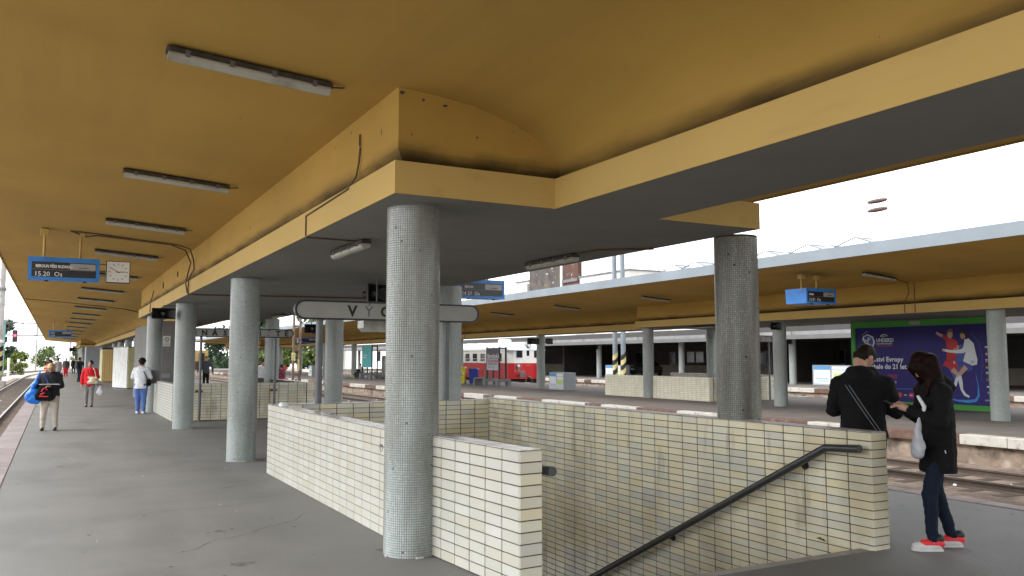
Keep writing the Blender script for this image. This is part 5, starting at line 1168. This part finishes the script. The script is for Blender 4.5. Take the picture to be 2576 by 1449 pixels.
    if hair == 'bob':
        for sx in (-1, 1): hp.append(('c', H(sx*.042,-.005,.02), H(sx*.045,-.005,-.045), .022*h, .016*h))
        hp += [('e', H(0,.03,.045), (.038*h,.026*h,.02*h), rot), ('c', H(0,-.035,0), H(0,-.04,-.05), .036*h, .03*h)]
    if hair == 'long':
        hp += [('e', H(0,-.008,.014), (.055*h,.062*h,.066*h), rot), ('c', H(-.04,.03,.02), H(-.045,.045,-.07), .022*h, .016*h)]
        hp += [('e', H(0,.03,.042), (.04*h,.03*h,.024*h), rot), ('c', H(-.03,.045,.03), H(-.035,.06,-.05), .018*h, .014*h), ('c', H(.03,.045,.03), H(.035,.06,-.05), .018*h, .014*h)]
        for sx in (-1, 1):
            hp += [('c', H(sx*.042,.015,.03), H(sx*.047,.03,-.05), .02*h, .018*h), ('c', H(sx*.047,.03,-.05), V['neck']+Vector((sx*.055*h,.055*h,-.07*h)), .02*h, .012*h), ('c', H(sx*.03,-.04,0), V['neck']+Vector((sx*.04*h,-.03*h,-.06*h)), .035*h, .03*h), ('c', V['neck']+Vector((sx*.045*h,-.02*h,-.03*h)), V['neck']+Vector((sx*.055*h,.02*h,-.12*h)), .03*h, .012*h)]
        hp += [('c', H(0,-.04,0), V['neck']+Vector((0,-.045*h,-.06*h)), .04*h, .03*h)]
    if hp: blob('hair', hp, max(.007, vox*.7), hairm, t, wr=(.0022 if hair == 'long' else .004)*h, ws=(22 if hair == 'long' else 40))
    return t
def strap(parent, pts, m, r=.012, name='strap'):
    q = MB(); q.tube(pts, r, 6); return q.build(name, m, parent, False)
def baggy(name, label, loc, rz, prims, m, vox=.015, wr=.012, cat='bag', handle=None):
    t = thing(name, label, cat, loc, None, rz); blob('body', prims, vox, m, t, wr=wr, ws=9)
    if handle: strap(t, handle, m, .006, 'handle')
    return t
C_blk = cloth('black', (.006,.006,.007)); C_blk2 = cloth('soft_black', (.02,.02,.024)); C_nvy = cloth('navy_denim', (.009,.014,.03)); C_wht = cloth('white', (.68,.70,.74)); C_jean = cloth('blue_jeans', (.10,.17,.42)); C_beige = cloth('beige', (.48,.42,.36)); C_gry = cloth('grey', (.22,.21,.2))
C_red = cloth('red', (.55,.02,.03)); C_dgr = cloth('dark_grey', (.06,.065,.07)); C_lgr = cloth('pale_grey', (.42,.42,.42)); C_patt = mat('cloth_patterned', (.25,.03,.07), .9, .1, 3, dirt=[((.03,.01,.03), .5, .52, 22, .9), ((.6,.35,.4), .62, .64, 26, .8)])
M_hbr = mat('hair_brown', (.012,.008,.005), .6, .3, 60, spec=.15); M_hdr = mat('hair_dark_red', (.011,.0035,.003), .6, .4, 60, spec=.1); M_hbl = mat('hair_blond', (.42,.27,.13), .6, .3, 60); M_hbk = mat('hair_black', (.012,.010,.010), .5, .3, 60)
S_blk = mat('shoe_black', (.015,.015,.016), .5, .1, 9); S_wht = mat('shoe_white', (.6,.6,.6), .5, .15, 12); S_red = mat('shoe_red', (.75,.03,.04), .5, .05, 12); S_yel = mat('shoe_neon', (.65,.8,.1), .5, .05, 12)
BAGB = mat('bag_blue', (.01,.16,.62), .35, .15, 9, bump=.4, bs=30); BAGW = mat('bag_white', (.62,.63,.66), .4, .1, 9, bump=.4, bs=30); BAGG = mat('bag_pale_grey', (.42,.44,.48), .4, .1, 9, bump=.4, bs=30); BAGC = mat('bag_cream', (.6,.5,.36), .6, .1, 9)

# woman in the black parka (right)
wz = R(60); WL = (6.76, 4.76, 0)
w = person('woman in a long black parka with dark red hair, looking down at her phone', WL, wz, 1.70, C_blk, C_nvy, S_wht, M_hdr, 'long', vox=.0115, hem=.385, slim=.97, hood=True, legw=.9, fine=True,
    J=dict(head=(-.005,.035,.925), neck=(0,-.005,.845), chest=(0,-.02,.75), waist=(0,-.03,.63), pelvis=(0,-.02,.53), nod=.85, shL=(-.10,-.01,.805), elL=(-.13,.02,.645), wrL=(-.055,.13,.70), shR=(.10,-.01,.805), elR=(.125,.01,.65), wrR=(.04,.125,.705),
           hipL=(-.045,-.02,.52), knL=(-.05,.05,.28), anL=(-.05,.045,.05), hipR=(.045,-.02,.52), knR=(.05,-.025,.285), anR=(.05,-.105,.05)))
hW = 1.70
for sx, ay in ((-.05,.045), (.05,-.105)):
    for j, (m_, dz, r_, z_, y0, y1) in enumerate(((S_red,0,.0285,.038,-.03,.045),(S_blk,0,.0275,.058,-.03,-.005))):
        q = MB(); bmx = [('c', (sx*hW, (ay+y0)*hW, z_*hW), (sx*hW, (ay+y1)*hW, (z_-.004)*hW), r_*hW, r_*hW*.8)]; blob('shoe_panel', bmx, .007, m_, w)
    q = MB(); pts = [(sx*hW+a*hW, (ay+b_)*hW) for a, b_ in ((-.024,-.04),(.024,-.04),(.028,.02),(.026,.07),(.01,.105),(-.01,.105),(-.026,.07),(-.028,.02))]; q.prism(pts, 2, 0, .022); q.build('shoe_sole', S_wht, w, False)
ph = thing('phone', 'dark smartphone held by the woman in the black parka', 'phone', (0,0,0)); 
rot = Matrix.Rotation(wz, 4, 'Z'); pp = Vector(WL) + rot @ Vector((-.005*hW, .205*hW, .725*hW)); ph.location = pp; ph.rotation_euler = (R(28), 0, wz)
q = MB(); q.bbox(-.034,.034,-.07,.07,-.004,.004,.003); q.build('shell', M_blackp, ph, False); q = MB(); q.box(-.031,.031,-.062,.062,.0042,.005); q.build('screen', M_glass, ph, False)
bg_ = rot @ Vector((-.10*hW, .12*hW, 0)); baggy('plastic_bag', 'pale grey plastic bag hanging at the front of the woman in the black parka', (WL[0]+bg_.x, WL[1]+bg_.y, 0), wz, [('c',(0,0,1.02),(0,0,.9),.03,.085,(1,.6)),('c',(0,0,.9),(0,.01,.82),.085,.08,(1,.55)),('c',(0,-.02,1.15),(0,0,1.0),.012,.03)], BAGG, .01, .01)
q = MB()
for k in range(3): q.tube([(-.150*hW, (.02-.012*k)*hW, .722*hW), (-.152*hW, (.012-.012*k)*hW, (.735-.004*k)*hW)], .0022, 5)
q.build('sleeve_logo', M_letw, w, False)
q = MB(); q.tube([(-.122*hW,.0*hW,.505*hW),(-.122*hW,-.004*hW,.49*hW)], .004, 6); q.build('zip_tag', M_letw, w, False)
q = MB(); q.tube([(-.09*hW,.11*hW,.775*hW),(-.105*hW,.085*hW,.72*hW),(-.10*hW,.09*hW,.67*hW)], [.012,.018,.012], 8); q.build('scarf_end', C_wht, w, False)
# man in the black hooded jacket (right)
mz = R(-58); ML = (6.74, 5.46, 0)
mn = person('man in a black hooded jacket standing behind the end of the stained parapet', ML, mz, 1.79, C_blk, C_blk2, S_blk, M_hbr, 'short', vox=.012, hem=.50, slim=1.12, hood=True, fine=True,
    J=dict(head=(.012,.055,.915), neck=(0,0,.845), nod=.95, turn=R(-34), shL=(-.115,0,.785), elL=(-.155,.04,.635), wrL=(-.07,.12,.66), shR=(.115,0,.785), elR=(.155,.05,.635), wrR=(.06,.13,.67), fL=(-.5,1,0)))
hM = 1.79
for dx in (0, .03):
    q = MB(); pts = []
    for k in range(9):
        f_ = k/8; pts.append((-.07*hM+dx*1.1+f_*.15*hM, -.098*hM-.012*math.sin(f_*3.1)*hM-.0*f_, .775*hM-f_*.24*hM))
    q.tube(pts, .0035, 5); q.build('piping', M_zinc, mn, False)
# newspaper woman (left)
A_ = person('blond woman in a dark sweater and beige trousers reading a newspaper', (-.08, 22.1, 0), R(172), 1.55, C_blk2, C_beige, S_blk, M_hbl, 'bob', vox=.016, hem=.50, slim=1.25, legw=1.15,
    J=dict(head=(0,.045,.915), nod=.75, elR=(.17,.0,.66), wrR=(.15,-.02,.52), elL=(-.15,.02,.65), wrL=(-.03,.14,.655), anL=(-.085,-.01,.05), anR=(.085,-.01,.05), knL=(-.075,.01,.285), knR=(.075,.01,.285)))
np_ = thing('newspaper', 'folded newspaper held by the blond woman', 'newspaper', (-.10, 21.84, 1.04), rz=R(172)); q = MB(); q.prism([(-.12,-.005),(.12,.02),(.12,.028),(-.12,.006)], 0, -.2, .2); q.build('pages', M_pap, np_, False)
q = MB()
for k in range(4): q.box(-.18+k*.09,-.11+k*.09,-.1,.1,.024,.026)
baggy('plastic_bag', 'large blue plastic bag carried by the blond woman', (-.42, 22.0, 0), R(172), [('c',(0,0,1.0),(0,0,.78),.05,.17,(1.1,.6)),('c',(.06,0,.8),(-.1,0,.72),.16,.14,(1,.6)),('c',(-.12,0,1.35),(0,0,.98),.02,.06)], BAGB, .018, .02)
t = baggy('shoulder_bag', 'black shoulder bag with a red print beside the blue bag', (-.2, 21.9, 0), R(172), [('c',(-.12,0,.95),(.1,0,.95),.06,.06,(1,.5)),('c',(-.15,0,.76),(.15,0,.78),.09,.09,(1,.5)),('c',(-.13,0,.85),(.12,0,.86),.09,.08,(1,.5))], C_blk, .018, .008)
strap(t, [(-.1,-.02,1.0),(-.02,-.03,1.2),(.08,-.0,1.3)], M_pb)
q = MB(); q.tube([(-.07,.062,.93),(0,.066,.98),(.05,.062,.9),(-.02,.066,.86),(.06,.062,.83)], .014, 5); q.tube([(-.09,.062,.78),(.09,.062,.79)], .013, 5); q.build('print', S_red, t, False)
# red jacket woman
B2 = person('woman in a red jacket with dark curly hair walking with a cream handbag', (1.05, 32.2, 0), R(170), 1.56, C_red, C_gry, S_blk, M_hbk, 'curly', vox=.018, hem=.50, slim=1.1,
    J=dict(elL=(-.17,.0,.65), wrL=(-.04,.12,.66), elR=(.15,0,.65), wrR=(.15,.03,.5), knL=(-.055,.04,.285), anL=(-.06,.03,.05), anR=(.06,-.06,.06)))
t = baggy('handbag', 'cream handbag held in front by the woman in red', (1.13, 31.9, 0), R(170), [('c',(-.12,0,.98),(.12,0,.98),.05,.05,(1,.6)),('c',(-.13,0,.84),(.13,0,.84),.06,.06,(1,.6)),('c',(0,0,.95),(0,0,.86),.1,.1,(1,.6))], BAGC, .018, .004); strap(t, [(-.1,0,1.0),(-.05,.01,1.25),(.02,-.1,1.33)], BAGC)
baggy('plastic_bag', 'small white plastic bag in the hand of the woman in red', (1.38, 32.1, 0), R(170), [('c',(0,0,.72),(0,0,.5),.03,.13,(1,.6)),('c',(0,0,.5),(0,0,.45),.13,.11,(1,.6))], BAGW, .018, .015)
# white jacket woman
C2 = person('woman in a white jacket and blue jeans with her back turned, leaning by the column', (2.27, 27.45, 0), R(-25), 1.64, C_wht, C_jean, C_wht, M_hbr, 'curly', vox=.018, hem=.46, slim=1.15, legw=1.2,
    J=dict(head=(0,.03,.925), nod=.35, elR=(.16,.02,.66), wrR=(.12,.12,.64), elL=(-.16,.02,.66), wrL=(-.08,.12,.64), anL=(-.045,0,.05), anR=(.06,.0,.05)))
t = baggy('shoulder_bag', 'small black shoulder bag on the woman in the white jacket', (2.47, 27.36, 0), R(-25), [('c',(0,-.1,.98),(0,.1,.98),.05,.05,(.7,1)),('c',(0,-.1,.88),(0,.1,.88),.06,.06,(.7,1))], C_blk, .018, .004); strap(t, [(-.0,-.08,1.02),(-.1,-.13,1.25),(-.18,-.08,1.36)], C_blk, .014)
np_ = thing('newspaper', 'open grey newspaper held by the woman in the white jacket', 'newspaper', (2.60, 27.6, 1.08), rz=R(-20)); q = MB(); q.add([(-.25,0,-.18),(0,.04,-.2),(.2,0,-.17),(.2,.0,.2),(0,.04,.21),(-.25,0,.22)], [(0,1,4,5),(1,2,3,4)]); q.add([(-.25,.006,-.18),(0,.046,-.2),(.2,.006,-.17),(.2,.006,.2),(0,.046,.21),(-.25,.006,.22)], [(0,1,4,5),(1,2,3,4)]); q.build('pages', M_lip, np_, False)
# farther people
person('man in a black jacket and blue jeans with a backpack, seen by the far column', (1.5, 67, 0), R(-60), 1.75, C_blk2, C_nvy, S_blk, M_hbr, 'short', vox=.03, hem=.5, slim=1.15, J=dict(elR=(.17,.05,.68), wrR=(.06,.12,.8)))
baggy('backpack', 'dark backpack worn by the man in jeans', (1.3, 66.85, 0), R(-60), [('c',(0,0,1.4),(0,0,1.05),.13,.16,(1,.6))], C_dgr, .03, .005)
person('person in bright red trousers and grey top far down the platform', (.85, 87, 0), R(175), 1.7, C_dgr, C_red, S_blk, M_hbk, 'short', vox=.03, slim=1.15, legw=1.3)
person('woman with auburn hair in a red top, half hidden behind the blond woman', (-.27, 60, 0), R(160), 1.6, C_red, C_dgr, S_blk, M_hdr, 'long', vox=.03)
person('person in a pale grey top standing beside the auburn haired woman', (.13, 63, 0), R(30), 1.72, C_lgr, C_dgr, S_blk, M_hbk, 'short', vox=.03)
person('dark figure standing next to the blue grey shed', (1.75, 104, 0), R(170), 1.7, C_blk, C_blk, S_blk, M_hbk, 'short', vox=.035)
person('young man in a grey hoodie and black shorts walking behind the lettered sign', (7.4, 49.5, 0), R(185), 1.78, C_dgr, C_blk, S_wht, M_hbk, 'short', vox=.025, hem=.5, J=dict(elR=(.2,0,.66), wrR=(.25,.02,.53), elL=(-.19,0,.66), wrL=(-.2,.02,.52), anL=(-.05,.04,.05), anR=(.05,-.05,.06)))
person('person in a red and black patterned coat standing past the far parapet', (6.97, 30.1, 0), R(200), 1.5, C_patt, C_blk, S_blk, M_hbk, 'short', vox=.022, hem=.35, slim=1.35, skirt=.03, J=dict(head=(0,.08,.89), nod=.8, neck=(0,.02,.84)))
person('person in white top with navy sleeves partly hidden by a column, beside a maroon case', (6.47, 30.4, 0), R(200), 1.6, C_wht, C_nvy, S_blk, M_hbk, 'short', vox=.022)
baggy('suitcase', 'dark maroon bag standing on the parapet edge beside the patterned coat', (6.72, 30.1, 0), R(10), [('c',(-.12,0,1.12),(.1,0,1.1),.06,.06,(1,.8)),('c',(-.14,0,.85),(.14,0,.85),.09,.09,(1,.8)),('c',(-.12,0,1.0),(.12,0,1.0),.09,.09,(1,.8)),('c',(-.1,0,.1),(.1,0,.1),.08,.08),('c',(0,0,.8),(0,0,.1),.12,.12)], mat('bag_maroon', (.07,.012,.02), .6, .2, 9), .02, .006)
sp_ = person('traveller in grey trousers with neon shoes seated on the turquoise poster bench', (22.55, 68.3, 0), R(105), 1.72, C_lgr, C_dgr, S_yel, M_hbr, 'short', vox=.028, hem=.27,
    J=dict(head=(0,.03,.66), neck=(0,0,.575), chest=(0,-.01,.48), waist=(0,-.02,.36), pelvis=(0,0,.275), shL=(-.11,0,.54), elL=(-.14,.04,.40), wrL=(-.06,.15,.36), shR=(.11,0,.54), elR=(.14,.04,.4), wrR=(.06,.15,.36), hipL=(-.05,.02,.27), knL=(-.04,.27,.30), anL=(.02,.42,.16), hipR=(.05,.02,.27), knR=(.06,.27,.28), anR=(.06,.28,.05)))
baggy('backpack', 'black bag on the lap of the seated traveller', (22.3, 68.2, 0), R(105), [('c',(-.15,0,.68),(.15,0,.68),.1,.1)], C_blk, .03, .005)
bpy.data.scenes.remove(TS)
